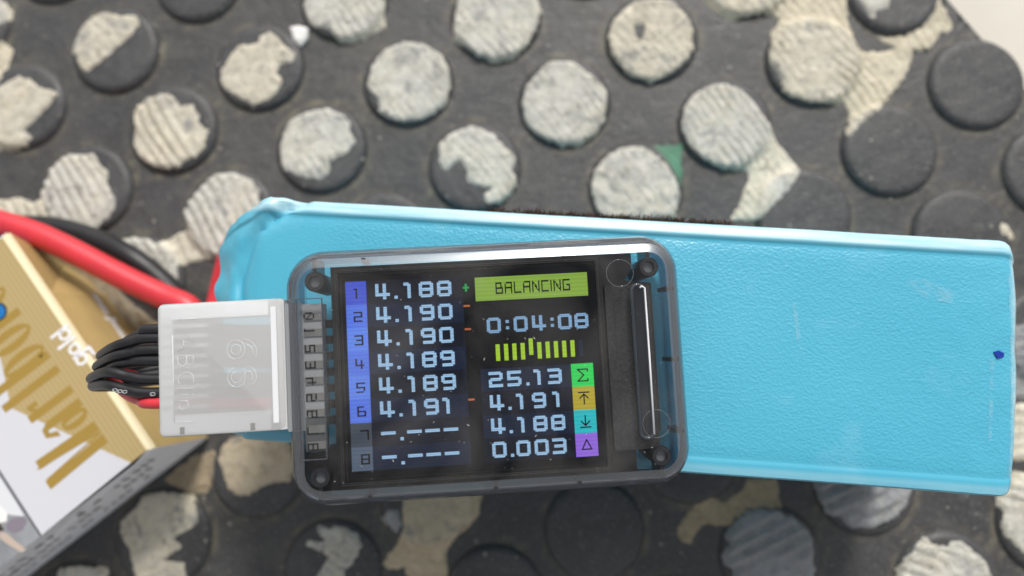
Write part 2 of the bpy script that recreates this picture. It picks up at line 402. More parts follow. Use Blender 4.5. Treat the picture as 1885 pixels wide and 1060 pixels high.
flake([(1355,960),(1376,941),(1399,936),(1436,941),(1459,951),(1482,969),(1494,991),(1497,1021),(1500,1051),(1494,1090),(1350,1090),(1349,1048),(1334,1040),(1329,1025),(1337,1009),(1344,1000),(1334,986),(1344,971)], gr, .5, (27,.95,2.9), label='grey ridged paint covering a whole stud')
flake([(1247,971),(1261,950),(1279,930),(1312,915),(1331,926),(1368,903),(1376,880),(1432,880),(1436,915),(1441,932),(1420,936),(1399,932),(1376,938),(1352,956),(1344,966),(1325,968),(1305,965),(1291,971),(1281,985),(1269,1003),(1258,1001),(1249,988)], tn, .4, lump=.2, on=.3)
flake([(1502,900),(1516,930),(1523,945),(1548,955),(1569,973),(1608,973),(1643,955),(1668,930),(1678,906),(1676,870),(1500,870)], gr, .5, (24,.9,2.9))
flake([(1654,1050),(1668,1029),(1682,1015),(1703,987),(1717,1001),(1745,1008),(1745,997),(1767,996),(1802,1019),(1820,1043),(1830,1075),(1650,1090)], p_, .5, (-20,.45,2.4), lump=.18)
flake([(1842,916),(1839,930),(1850,945),(1844,966),(1851,990),(1865,997),(1885,1019),(1990,1030),(1990,880),(1870,870)], p_, .5, (-18,.45,2.4))
flake([(1840,600),(2000,590),(2000,730),(1840,740)], gr, .5, (8,.5,2.4))
flake([(1840,745),(2000,735),(2000,850),(1840,850)], p_, .5, (10,.5,2.2))
flake([(1836,412),(1848,408),(1864,418),(1876,436),(1862,442),(1845,432)], c, .4, lump=.3)

# small beads of water and grit scattered over the rubber: nobody could count them
wb = MB()
for _ in range(300):
    x, y = random.uniform(-20, 1885), random.choice((random.uniform(-10, 420), random.uniform(-10, 420), random.uniform(900, 1060)))
    q = at(x, y, 0)
    if beyond(q.xy) > -2: continue
    r = random.choice((.12, .15, .18, .2, .25, .3, .45)); z = support(q.x, q.y)
    L = [[(q.x+r*k*math.cos(a), q.y+r*k*1.2*math.sin(a), z+zz*r) for a in [2*math.pi*i/10 for i in range(10)]] for k, zz in ((1, -.1), (.85, .3), (.45, .5))]
    wb.loft(L, False, True)
grit_m = plain('grit', (0.22, 0.21, 0.19, 1), .25, .6)
tag(wb.build('grit', grit_m, None, True), 'tiny wet specks of grit scattered over the rubber mat', kind='stuff')
pb = MB(); q = at(552, 68, 0)
ring = [at(x, y, 0.2) for x, y in ((535,53),(550,50),(569,54),(567,72),(555,87),(543,78))]
pb.loft([[(p.x, p.y, 0.05) for p in ring], [(p.x, p.y, 1.0) for p in ring], [(q.x+(p.x-q.x)*.6, q.y+(p.y-q.y)*.6, 1.5) for p in ring]])
o = pb.build('paint_crumb', plain('white_paint_crumb', (0.72, 0.71, 0.68, 1), .7, .3, 600, .2)); autosmooth(o, 25)
tag(o, 'small white crumb of paint lying loose beside a stud', 'paint crumb')
# pale floor seen past the mat's cut corner
fb = MB(); fb.poly([(-900, -700), (900, -700), (900, 900), (-900, 900)], -4)
tag(fb.build('floor', plain('pale_floor', (0.62, 0.59, 0.52, 1), .8, .3, 40, .06)), 'pale cream floor past the corner of the mat', kind='structure')

# ------------------------------------------------------------------ battery pack
BT = 48.0
def mat_wrap(hy, hx):
    m = NT('turquoise_shrink_wrap')
    mp = m.n('ShaderNodeMapping'); mp.inputs['Scale'].default_value = (0.72, 1, 1); m.l(m.obj(), mp.inputs[0])
    v = m.n('ShaderNodeTexVoronoi'); v.feature = 'SMOOTH_F1'; v.inputs['Scale'].default_value = 2700
    nz = m.n('ShaderNodeTexNoise'); nz.inputs['Scale'].default_value = 500; m.l(mp.outputs[0], nz.inputs[0])
    wv = m.n('ShaderNodeVectorMath'); wv.operation = 'MULTIPLY_ADD'; wv.inputs[1].default_value = (.0008,)*3
    m.l(nz.outputs['Color'], wv.inputs[0]); m.l(mp.outputs[0], wv.inputs[2]); m.l(wv.outputs[0], v.inputs['Vector'])
    n1, n2 = m.noise(28, 4), m.noise(80, 6, .65)
    c_ = m.ramp(n1, [(0.3, (0.062, 0.37, 0.525, 1)), (0.7, (0.080, 0.41, 0.565, 1))])
    c_ = m.mix(m.ramp(n2, [(0.58, g(0)), (0.75, g(.16))]), c_, (0.35, 0.60, 0.70, 1))
    sc = m.noise(22, 5, .7)
    c_ = m.mix(m.ramp(sc, [(0.60, g(0)), (0.72, g(.13))]), c_, (0.30, 0.36, 0.36, 1))
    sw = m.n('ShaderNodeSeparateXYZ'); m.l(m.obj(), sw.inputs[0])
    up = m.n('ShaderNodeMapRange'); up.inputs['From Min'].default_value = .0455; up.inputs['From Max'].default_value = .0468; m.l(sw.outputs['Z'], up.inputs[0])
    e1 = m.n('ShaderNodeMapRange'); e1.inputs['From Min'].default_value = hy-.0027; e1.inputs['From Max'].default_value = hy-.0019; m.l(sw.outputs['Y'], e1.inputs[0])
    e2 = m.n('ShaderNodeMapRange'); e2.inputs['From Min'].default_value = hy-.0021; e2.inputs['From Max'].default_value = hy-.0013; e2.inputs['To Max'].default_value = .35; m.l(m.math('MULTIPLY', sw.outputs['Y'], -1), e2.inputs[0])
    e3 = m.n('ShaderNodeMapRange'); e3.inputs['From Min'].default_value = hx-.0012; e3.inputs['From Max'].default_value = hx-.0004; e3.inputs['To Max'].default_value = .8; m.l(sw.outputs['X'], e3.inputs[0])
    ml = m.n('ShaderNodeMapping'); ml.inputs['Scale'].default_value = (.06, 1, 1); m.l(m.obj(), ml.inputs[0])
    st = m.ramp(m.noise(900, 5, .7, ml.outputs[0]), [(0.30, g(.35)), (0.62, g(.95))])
    glint_wear = m.math('MULTIPLY', m.math('MULTIPLY', up.outputs[0], m.math('MAXIMUM', m.math('ADD', e1.outputs[0], e2.outputs[0]), e3.outputs[0])), st)
    c_ = m.mix(glint_wear, c_, (0.46, 0.66, 0.73, 1))  # highlight painted pale along the edge beads, mixed with streaky scuff wear
    m.set(Base_Color=c_, Roughness=0.36, Coat_Weight=.3, Coat_Roughness=.2, **{'Specular_IOR_Level': 0.5})
    n3 = m.noise(420, 3)
    sx = m.n('ShaderNodeSeparateXYZ'); m.l(m.obj(), sx.inputs[0])
    ay = m.math('ABSOLUTE', sx.outputs['Y'], 0)
    mr = m.n('ShaderNodeMapRange'); mr.inputs['From Min'].default_value = hy-.0036; mr.inputs['From Max'].default_value = hy-.0028; mr.inputs['To Min'].default_value = 1; mr.inputs['To Max'].default_value = .06; m.l(ay, mr.inputs[0])
    mx_ = m.n('ShaderNodeMapRange'); mx_.inputs['From Min'].default_value = -.052; mx_.inputs['From Max'].default_value = -.040; mx_.inputs['To Min'].default_value = .25; mx_.inputs['To Max'].default_value = 1; m.l(sx.outputs['X'], mx_.inputs[0])
    hgt = m.math('ADD', v.outputs['Distance'], m.math('MULTIPLY', n3, .12))
    m.bump(m.math('MULTIPLY', hgt, m.math('MULTIPLY', mr.outputs[0], mx_.outputs[0])), 0.00017, .46); return m.m
bl, br = at(400, 600, BT), None
TLb, TRb, BRb, BLb = at(505, 359, BT).xy, at(1876, 445, BT).xy, at(1878, 915, BT).xy, at(440, 814, BT).xy
dirx = ((TRb-TLb).normalized()+(BRb-BLb).normalized()).normalized(); diry = Vector((-dirx.y, dirx.x))
cen = (TRb+BRb)/2; BWID = ((TRb-BRb).dot(diry)+(TLb-BLb).dot(diry))/2
BLEN = (cen-at(366, 580, BT).xy).dot(dirx)
cen_l = ((TLb+BLb)/2); yoff = 0
bat = bpy.data.objects.new('battery_pack', None); COL.objects.link(bat)
bc = cen - dirx*BLEN/2 ; bc = bc + diry*((((TLb+TRb)/2-bc).dot(diry)+((BLb+BRb)/2-bc).dot(diry))/2)
bat.location = (bc.x*MM, bc.y*MM, 0); bat.rotation_euler.z = math.atan2(dirx.y, dirx.x)
tag(bat, 'long turquoise shrink-wrapped battery pack lying flat on the studded mat', 'battery')
def batl(px, py, z):
    p = at(px, py, z).xy - bc; return Vector((p.dot(dirx), p.dot(diry), z))
hy = BWID/2
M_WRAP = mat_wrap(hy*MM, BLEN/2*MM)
# cross-section (y,z): slightly proud beads along both top edges
half = [(0, 0.0), (hy-4, 0.0), (hy-1.6, .5), (hy-.5, 2), (hy-.1, 6), (hy-.15, 22), (hy-.15, 38), (hy, 44.5), (hy-.04, 46.4), (hy-.18, 47.1), (hy-.42, 47.42), (hy-.75, 47.58), (hy-1.4, 47.79),
        (hy-2.05, 48.0), (hy-2.4, 47.98), (hy-2.75, 47.72), (hy-3.0, 47.6), (hy-3.6, 47.7), (hy-5, 47.76), (hy-8, 47.8), (hy-12, 47.82), (hy-16, 47.83), (0, 47.83)]
_h = [half[0]]
for a_, b_ in zip(half, half[1:]):
    d_ = math.hypot(b_[0]-a_[0], b_[1]-a_[1]); n_ = max(1, int(d_/(1.0 if a_[1] > 44 else 2.5))) if a_[1] > 1 else 1
    _h += [(a_[0]+(b_[0]-a_[0])*k_/n_, a_[1]+(b_[1]-a_[1])*k_/n_) for k_ in range(1, n_+1)]
half = _h
low = lambda y, z: z if z < 47.3 or y < hy-3.2 else 47.62+(z-47.62)*.35
sec = half[:-1] + [half[-1]] + [(-y, low(y, z)) for y, z in reversed(half[1:-1])]
CR_ = [batl(560, 366, 48).xy, batl(520, 385, 48).xy, batl(470, 420, 48).xy, batl(445, 470, 48).xy, batl(434, 560, 48).xy, batl(430, 700, 48).xy, batl(440, 800, 48).xy]
def crease(x, y):
    p = Vector((x, y)); best, sd = 1e9, 1
    for a, b in zip(CR_, CR_[1:]):
        t = max(0, min(1, (p-a).dot(b-a)/(b-a).length_squared)); d = (p-a-(b-a)*t)
        if d.length < best: best = d.length; sd = 1 if (b-a).cross(p-a) > 0 else -1
    u = best*sd + .5*noise.noise(Vector((x*.3, y*.3, 4)))      # > 0 on the battery side
    f = max(0, min(1, (hy-abs(y))/2+.4))
    v_ = -1.0*math.exp(-(u/.8)**2)*f
    if u < 0:
        w_ = min(1, -u/2.0)
        v_ += w_*(.35 + .5*noise.noise(Vector((x*.22, y*.17, 2))) + .4*noise.noise(Vector((x*.45+y*.3, y*.3, 6))) )
    return v_
nx = 230; loops = []
for i in range(nx+1):
    t = i/nx; x = -BLEN/2 + BLEN*t
    dl_, dr = x+BLEN/2, BLEN/2-x
    ky, kz, L = 1.0, 1.0, []
    e = max(0, 1-dl_/10.0)            # left end: gathered and crimped in
    shr = 0.27*e**1.25; zsh = 0.24*e**1.6
    ee = max(0, 1-dr/2.6); rr = 1-math.sqrt(max(0, 1-ee*ee*.96)) ; 
    for y, z in sec:
        ang = math.atan2(z-24, y)
        yy = y*(1-shr)*(1-rr*1.6/hy); zz = 24+(z-24)*(1-zsh)*(1-rr*1.6/24)
        nz_ = noise.noise(Vector((x*.06, y*.08, z*.08)))*.12
        if e > 0:
            nz_ += min(1, e*2)**.8*(1.1*noise.noise(Vector((x*.13+4+y*.05, y*.16, z*.13)))-2.2*max(0, .32-abs(noise.noise(Vector((x*.10-y*.06, y*.07+x*.07, z*.08)))))+.25*noise.noise(Vector((x*.3, y*.3, z*.25))))
        if dr < 16: nz_ += .18*noise.noise(Vector((x*.3, y*.25, z*.25)))*(1-dr/16)
        # slight bulge of the right end
        xo = 0
        if dr < 8: xo = (1-dr/8)*(.9*(1-((y-3)/hy)**2)+.4*noise.noise(Vector((y*.12, z*.12, 1))) - .4)
        if z > 44 and x < -BLEN/2+20: nz_ = nz_*.4 + crease(x, yy)
        L.append((x+xo+(e*1.2*noise.noise(Vector((y*.2, z*.2, 8))) if e else 0), yy+nz_*math.cos(ang), zz+(nz_ if z < 40 else nz_*1.0)*(math.sin(ang) if z < 44 else 1.0)))
    loops.append(L)
bb = MB(); bb.loft(loops)
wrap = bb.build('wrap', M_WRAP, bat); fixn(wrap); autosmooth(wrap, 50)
# ink dot and scuffs printed on the wrap
ink = plain('blue_ink', (0.004, 0.03, 0.30, 1), .4, .4)
zi = lambda p: Vector((p.x, p.y, 0))
def mark(name, pxs, mat, z=47.95):
    P = [batl(x, y, 47.9) for x, y in pxs]; b = MB(); b.slab([(p.x, p.y) for p in P], z-.25, z); return b.build(name, mat, bat)
mark('ink_dot', [(1829,648),(1838,645),(1848,650),(1847,657),(1836,660)], ink, 48.0)
scuff = NT('white_scuff'); scuff.set(Base_Color=(.55, .75, .80, 1), Roughness=.6); scuff.set(Alpha=scuff.ramp(scuff.noise(420, 5, .75), [(0.42, g(0)), (0.80, g(.30))])); scuff = scuff.m
mark('scuff', [(1458,560),(1464,556),(1471,600),(1477,640),(1472,645),(1464,612)], scuff, 47.93)
mark('scuff', [(1660,520),(1700,512),(1765,540),(1755,560),(1700,548)], scuff, 47.925)
mark('scuff', [(1856,500),(1860,500),(1866,700),(1862,880),(1858,880),(1861,700)], scuff, 47.96)
mark('scuff', [(1822,660),(1830,664),(1826,800),(1819,822)], scuff, 47.93)
# hook-and-loop strip on the far side: brown fuzz standing proud of the edge
vb = MB(); xa, xb = batl(900, 378, 44).x, batl(1345, 400, 44).x
vb.box(xa, hy-.05, 14, xb, hy+.3, 43.0)
fuzz = plain('brown_fuzz', (0.055, 0.030, 0.020, 1), .9, .1, 500, .5)
velcro = vb.build('velcro_strip', fuzz, bat)
hb = MB()
for _ in range(5200):
    x, z = random.uniform(xa, xb), random.uniform(36, 45.2); y = hy+.4
    if noise.noise(Vector((x*.16, 0, 3)))+.35*noise.noise(Vector((x*.6, 1, 3))) < random.uniform(-.55, .25): continue
    L_ = random.uniform(.4, 1.5); a = random.uniform(-1.3, 1.3); up = random.uniform(-.3, .8)
    d1 = Vector((math.sin(a), abs(math.cos(a))*.8, up)).normalized()*L_; sd = Vector((d1.y, -d1.x, 0)).normalized()*.07
    p = Vector((x, y, z)); m2_ = p+d1*.6+Vector((0, 0, .12)); e_ = p+d1+Vector((random.uniform(-.3, .3), 0, random.uniform(-.2, .3)))
    b = len(hb.v); hb.v += [tuple(p-sd), tuple(p+sd), tuple(m2_+sd*.8), tuple(m2_-sd*.8), tuple(e_)]
    hb.f += [(b, b+1, b+2, b+3), (b+3, b+2, b+4)]
hf = hb.build('fibre', fuzz, velcro); hf['kind'] = 'stuff'

# heavy power leads curling from the crimped end
M_REDW = plain('red_silicone', (0.62, 0.035, 0.050, 1), .38, .5, 200, .08)
M_BLKW = plain('black_silicone', (0.011, 0.011, 0.013, 1), .45, .5, 200, .3)
def lead(name, P, r, mat):
    pts = [batl(x, y, z) for x, y, z in P]; b = MB(); b.tube(spline(pts, 10), r, 20); o = b.build(name, mat, bat, True); return o
lead('red_power_lead', [(500,420,18),(455,428,17),(430,460,14),(416,505,12),(406,550,11),(392,600,12),(380,650,14),(374,640,13),(365,598,13),(345,565,13),(300,545,13),(230,512,13.5),(150,470,14),(75,434,14.5),(0,409,15),(-90,385,15)], 2.75, M_REDW)
lead('black_power_lead', [(490,470,12),(450,490,11),(428,520,8),(408,565,7),(372,600,9),(360,612,6),(345,590,5),(330,553,5),(292,512,6),(240,473,7),(175,440,5),(105,420,4),(40,417,3.5),(-30,425,3.5),(-100,430,3.5)], 2.6, M_BLKW)

# ------------------------------------------------------------------ cell checker (tilted: its left end is propped up by the plug)
DEV = bpy.data.objects.new('cell_checker', None); COL.objects.link(DEV)
DT = Vector((-7.934, 0.094, 62.0)); DR = Euler((math.radians(2.5), math.radians(5.0), 0.0566), 'XYZ')
DEV.location = DT*MM; DEV.rotation_euler = DR
DM = DR.to_matrix()
tag(DEV, 'smoky transparent battery cell checker with lit screen, lying on the turquoise pack', 'battery checker')
def dl(px, py, zl=-1.2):
    w = cam2world(Vector(((px-CX)/FPX, (py-CY)/FPX, 1)))
    o_ = DM.transposed() @ (Vector((0, 0, HCAM))-DT); d_ = DM.transposed() @ w
    return o_ + d_*((zl-o_[2])/d_[2])
def clear(name, tint, gloss=.08, rough=.08, haze=0.0, hazecol=(0.3, 0.31, 0.33, 1), transl=0.0):
    """thin clear plastic: tinted see-through film with a glossy face and, if hazy, some scattering"""
    m = NT(name); t = m.t
    tr = m.n('ShaderNodeBsdfTransparent'); tr.inputs[0].default_value = tint
    gl = m.n('ShaderNodeBsdfGlossy'); gl.inputs['Roughness'].default_value = rough
    fr = m.n('ShaderNodeFresnel'); fr.inputs[0].default_value = 1.45
    k = m.math('MULTIPLY', fr.outputs[0], gloss/0.034)
    base = tr.outputs[0]
    if haze:
        df = m.n('ShaderNodeBsdfDiffuse'); df.inputs[0].default_value = hazecol; sc_ = df.outputs[0]
        if transl:
            tl = m.n('ShaderNodeBsdfTranslucent'); tl.inputs[0].default_value = hazecol
            mx = m.n('ShaderNodeMixShader'); mx.inputs[0].default_value = transl; m.l(sc_, mx.inputs[1]); m.l(tl.outputs[0], mx.inputs[2]); sc_ = mx.outputs[0]
        mx = m.n('ShaderNodeMixShader'); mx.inputs[0].default_value = haze; m.l(base, mx.inputs[1]); m.l(sc_, mx.inputs[2]); base = mx.outputs[0]
    mx = m.n('ShaderNodeMixShader'); m.l(k, mx.inputs[0]); m.l(base, mx.inputs[1]); m.l(gl.outputs[0], mx.inputs[2])
    m.l(mx.outputs[0], m.out.inputs[0]); return m.m
HW, HH, CR = 30.4, 19.35, 5.9
def dloop(inset, z, n=10, up=0): return [(x, y, z) for x, y in rrect(HW-inset, HH-inset, max(.6, CR-inset), n)]
M_RIM = clear('smoky_rim', (0.34, 0.40, 0.48, 1), .03, .10, .22, (0.40, 0.41, 0.45, 1), .05)
M_LIP = clear('frosted_lip', (0.75, 0.77, 0.8, 1), .12, .25, .07, (0.75, 0.77, 0.80, 1), .1)
M_COVER = clear('clear_cover', (0.93, 0.94, 0.95, 1), .018, .06, .02, (.7, .68, .66, 1))
_m = M_COVER.node_tree; _mix = [x for x in _m.nodes if x.type == 'MIX_SHADER' and not x.inputs[0].is_linked][0]     # patchy haze on the cover, painted in place of screen reflections
_tc = _m.nodes.new('ShaderNodeTexCoord'); _nz = _m.nodes.new('ShaderNodeTexNoise'); _nz.inputs['Scale'].default_value = 38; _nz.inputs['Detail'].default_value = 5; _nz.inputs['Distortion'].default_value = 1.5
_rp = _m.nodes.new('ShaderNodeValToRGB'); _rp.color_ramp.elements[0].position = .40; _rp.color_ramp.elements[0].color = (.004,)*3+(1,); _rp.color_ramp.elements[1].position = .74; _rp.color_ramp.elements[1].color = (.085,)*3+(1,)
_m.links.new(_tc.outputs['Object'], _nz.inputs[0]); _m.links.new(_nz.outputs['Fac'], _rp.inputs[0]); _m.links.new(_rp.outputs[0], _mix.inputs[0])
M_BACK = clear('smoky_back', (0.80, 0.83, 0.86, 1), .04, .15)
rb = MB(); rb.loft([dloop(1.6, -10.2), dloop(.4, -9.6), dloop(.05, -8.4), dloop(.0, -6.6), dloop(.15, -5.0), dloop(.6, -3.5), dloop(1.15, -2.0), dloop(1.6, -1.0), dloop(1.9, -.5)], False, False)
o = rb.build('case_rim', M_RIM, DEV); autosmooth(o, 60)
rb = MB(); rb.loft([dloop(1.9, -.5), dloop(2.05, -.42), dloop(3.05, -.06), dloop(3.25, .0)], False, False)
o = rb.build('case_lip', M_LIP, DEV); autosmooth(o, 30)
rb = MB(); rb.loft([dloop(2.1, -1.0), dloop(2.1, -9.4)], False, False)
o = rb.build('inner_wall', clear('smoky_inner_wall', (.7, .72, .76, 1), .03, .2, .1, (.3, .32, .35, 1), .6), DEV); autosmooth(o, 60)
rb = MB(); rb.poly([p[:2] for p in dloop(3.25, 0)], 0.0); rb.build('cover_plate', M_COVER, DEV)
rb = MB(); rb.poly(list(reversed([p[:2] for p in dloop(1.8, 0)])), -10.2); rb.build('case_back', M_BACK, DEV)

# the dark module inside: circuit board with cut-away corners, bezel, display glass
M_PCB = plain('dark_circuit_board', (0.020, 0.018, 0.018, 1), .42, .35, 350, .35)
M_BEZ = plain('black_bezel', (0.012, 0.011, 0.011, 1), .4, .35, 900, .6)
M_BRN = plain('dark_bezel_step', (0.030, 0.027, 0.026, 1), .35, .5, 1500, .5)
pcb = [(-22.9,16.3),(22.6,16.3),(22.6,14.2),(21.4,12.2),(25.4,11.6),(25.4,-10.8),(22.6,-11.6),(21.4,-13.6),(21.4,-16.6),(-27.2,-16.6),(-27.2,-11.2),(-23.9,-10.6),(-23.9,-9.9),(-23.0,-9.9)]
pb = MB(); pb.slab(list(reversed(pcb)), -3.4, -2.4); pb.build('circuit_board', M_PCB, DEV)
SX0, SX1, SY0, SY1 = -21.2, 16.75, -14.9, 14.85
def ring(b, x0, y0, x1, y1, w, z0, z1):
    b.box(x0, y0, z0, x1, y0+w, z1); b.box(x0, y1-w, z0, x1, y1, z1)
    b.box(x0, y0+w, z0, x0+w, y1-w, z1); b.box(x1-w, y0+w, z0, x1, y1-w, z1)
bz = MB(); ring(bz, SX0-1.5, SY0-1.35, SX1+.9, SY1+1.35, .9, -2.39, -1.0)
o = bz.build('bezel', M_BEZ, DEV)
for k_, (ins, w_, z1) in enumerate(((.55, .16, -.82), (.25, .10, -.9))):
    b = MB(); ring(b, SX0-ins-.35, SY0-ins-.3, SX1+ins*.7, SY1+ins+.3, w_, -2.39, z1); b.build('bezel_ridge', M_BRN, DEV)
# textured inlay at the right of the display
b = MB(); b.box(SX1+1.3, -13.2, -2.38, 24.9, 11.4, -1.5); b.build('side_panel', plain('matt_dark_panel', (0.030, 0.030, 0.031, 1), .6, .4, 2500, .6), DEV)
b = MB(); ring(b, SX1+2.6, 1.0, SX1+7.6, 9.2, .07, -1.49, -1.42); b.build('mould_line', M_BRN, DEV)
# slot button: clear capsule bead
sl = MB(); CL = [(x, y, .12) for x, y in rrect(.95, 11.3, .93, 8, 22.75, -.1)]
for k_ in range(8): pass
L = []
for du, z in ((.30, 0), (.27, .22), (.08, .36), (-.12, .30), (-.26, .1), (-.30, -.4)):
    L.append([(x, y, z) for x, y in rrect(.95+du, 11.3+du, .93+du*.95, 8, 22.75, -.1)])
sl.loft(L, False, False); o = sl.build('slot_button', clear('glossy_clear_bead', (.7, .74, .8, 1), .035, .10, .07, (.45, .52, .62, 1), .1), DEV); autosmooth(o, 70)
b = MB(); b.tube([(23.05, 10.7, .2), (23.32, 11.0, .24), (23.75, 10.7, .24), (23.78, 0, .26), (23.72, -10.9, .24)], .15, 8); b.build('slot_glint', plain('painted_glint', (.8, .8, .82, 1), .25, .6), DEV, True)  # white tube added as a painted highlight down the slot's right side
b = MB(); b.poly(rrect(.66, 11.0, .64, 6, 22.75, -.1), -.3); b.build('slot_well', plain('dark_slot', (.012, .014, .02, 1), .2, .5), DEV)
for cx, cy in ((20.24, 13.1), (24.2, -9.4)):
    b = MB(); b.loft([[(x, y, z) for x, y in circ(cx, cy, r, 40)] for r, z in ((2.08, .0), (2.06, .04), (2.01, .04), (1.99, .0))], False, False)
    b.build('ejector_ring', clear('ring_edge', (.8, .8, .8, 1), .08, .1, .3, (.4, .4, .42, 1)), DEV)
M_POST = plain('smoky_post', (0.022, 0.022, 0.025, 1), .3, .5)
M_PIN = plain('grey_pin', (0.17, 0.18, 0.19, 1), .3, .6)
for cx, cy, dy in ((-24.9, 14.15, 1), (24.75, 13.85, 1), (-25.1, -14.25, -1), (24.75, -14.25, -1)):
    b = MB(); b.loft([[(x, y, z) for x, y in circ(cx, cy, r, 28)] for r, z in ((1.5, -9.5), (1.5, -.5), (1.35, -.3), (.85, -.3), (.8, -1.2))], False, False)
    b.box(cx-.32, cy+dy*1.45 if dy > 0 else -17.6, -6, cx+.32, 17.6 if dy > 0 else cy-1.45, -.6)
    sp = b.build('screw_post', M_POST, DEV); autosmooth(sp, 40)
    b = MB(); b.slab(circ(cx, cy, .82, 20), -2.2, -1.1); b.build('pin', M_PIN, sp)
for x, y in ((-17.7, 17.3), (.3, 17.1), (12.4, 17.0), (27.9, 10.5), (27.9, -.17), (27.9, -10.7), (-18.1, -17.5), (.1, -17.5), (12.4, -17.6)):
    b = MB()
    if abs(y) > 16: b.box(x-.32, min(y, y*.96), -5, x+.32, max(y, y*.96), -.35)
    else: b.box(x-.9, y-.3, -5, x+.35, y+.3, -.35)
    b.build('rib', M_POST, DEV)

# dust and fine scratches on the cover
random.seed(21); b = MB()
for _ in range(130):
    x, y = random.uniform(-26, 26), random.uniform(-16, 16.5); r = random.choice((.025, .03, .035, .04, .055)); a = random.random()*3.1; l_ = r*random.choice((1, 1, 1, 1.5, 2, 5))
    dx, dy = Vector((math.cos(a), math.sin(a)))*l_, Vector((-math.sin(a), math.cos(a)))*r*.8
    b.slab([(x+dx.x+dy.x*0, y+dx.y), (x+dy.x, y+dy.y), (x-dx.x, y-dx.y), (x-dy.x, y-dy.y)], .01, .05)
o = b.build('dust_speck', plain('dust', (.55, .54, .52, 1), .8), DEV); o['kind'] = 'stuff'; fixn(o)
# the display
M_GLASS = plain('display_glass', (0.002, 0.003, 0.005, 1), .12, .05)
b = MB(); b.box(SX0+.02, SY0+.02, -2.38, SX1-.02, SY1-.02, -1.32); SCR = b.build('screen', M_GLASS, DEV)
XK = 0.57                                                       # exposure-matched strength of the lit pixels
E_ = {k: emit('lit_'+k, srgb(*c_), XK) for k, c_ in dict(blue1=(66, 88, 212), blue2=(98, 138, 242), blue3=(88, 124, 236), grey7=(66, 74, 86), grey8=(84, 98, 118), digit=(168, 208, 244), green=(142, 178, 70),
      lime=(172, 214, 48), sigma=(40, 218, 90), yellow=(186, 168, 52), cyan=(44, 192, 200), purple=(150, 108, 226), plus=(40, 170, 90), minus=(190, 105, 62), time=(140, 182, 222)).items()}
E_['navy'] = emit('lit_navy', srgb(19, 31, 54), XK); E_['navy2'] = emit('lit_navy_dark', srgb(11, 18, 33), XK)
M_INK = plain('unlit_pixel', (0.003, 0.003, 0.004, 1), .14, .05)
GL8 = {  # 8 x 10 pixel digits, two-pixel strokes
'0': ['.XXXXXX.','XXXXXXXX','XX....XX','XX....XX','XX....XX','XX....XX','XX....XX','XX....XX','XXXXXXXX','.XXXXXX.'],
'1': ['XXX.','XXXX','..XX','..XX','..XX','..XX','..XX','..XX','..XX','..XX'],
'2': ['XXXXXXX.','XXXXXXXX','......XX','......XX','.XXXXXXX','XXXXXXX.','XX......','XX......','XXXXXXXX','XXXXXXXX'],
'3': ['XXXXXXX.','XXXXXXXX','......XX','......XX','.XXXXXXX','.XXXXXXX','......XX','......XX','XXXXXXXX','XXXXXXX.'],
'4': ['XX..XX..','XX..XX..','XX..XX..','XX..XX..','XX..XX..','XX..XX..','XXXXXXXX','XXXXXXXX','....XX..','....XX..'],
'5': ['XXXXXXXX','XXXXXXXX','XX......','XX......','XXXXXXX.','XXXXXXXX','......XX','......XX','XXXXXXXX','XXXXXXX.'],
'8': ['.XXXXXX.','XXXXXXXX','XX....XX','XX....XX','XXXXXXXX','XXXXXXXX','XX....XX','XX....XX','XXXXXXXX','.XXXXXX.'],
'9': ['.XXXXXX.','XXXXXXXX','XX....XX','XX....XX','XXXXXXXX','.XXXXXXX','......XX','......XX','.XXXXXXX','.XXXXXX.'],
'.': ['..','..','..','..','..','..','..','..','XX','XX'],
':': ['..','..','XX','XX','..','..','XX','XX','..','..'],
'-': ['........']*4+['XXXXXXXX']+['XXXXXXXX']+['........']*4}
def bitmap(b, rows, x, ytop, cw, ch, z, ix=0.0, iy=0.0):
    for r, row in enumerate(rows):
        c0 = None
        for i, ch_ in enumerate(row+'.'):
            if ch_ == 'X' and c0 is None: c0 = i
            if ch_ != 'X' and c0 is not None:
                y1 = ytop-r*ch; b.poly([(x+c0*cw+ix, y1-ch+iy), (x+i*cw-ix, y1-ch+iy), (x+i*cw-ix, y1-iy), (x+c0*cw+ix, y1-iy)], z); c0 = None
def reading(name, text, xs_, ytop, mat, w=2.2, h=2.35, z=-1.285, tilt=0.0):
    b = MB(); cw, ch = w/8, h/10
    for ch_, x in zip(text, xs_): bitmap(b, GL8[ch_], x, ytop, cw, ch, z, .03, .014)
    return b.build(name, mat, SCR)
def cell(x0, y0, x1, y1, mat, name='tile', z=-1.305):
    b = MB(); b.poly([(x0, y0), (x1, y0), (x1, y1), (x0, y1)], z); return b.build(name, mat, SCR)
PITCH = 3.47; TOP = 13.95
vals = ['4.188', '4.190', '4.190', '4.189', '4.189', '4.191', '-.---', '-.---']
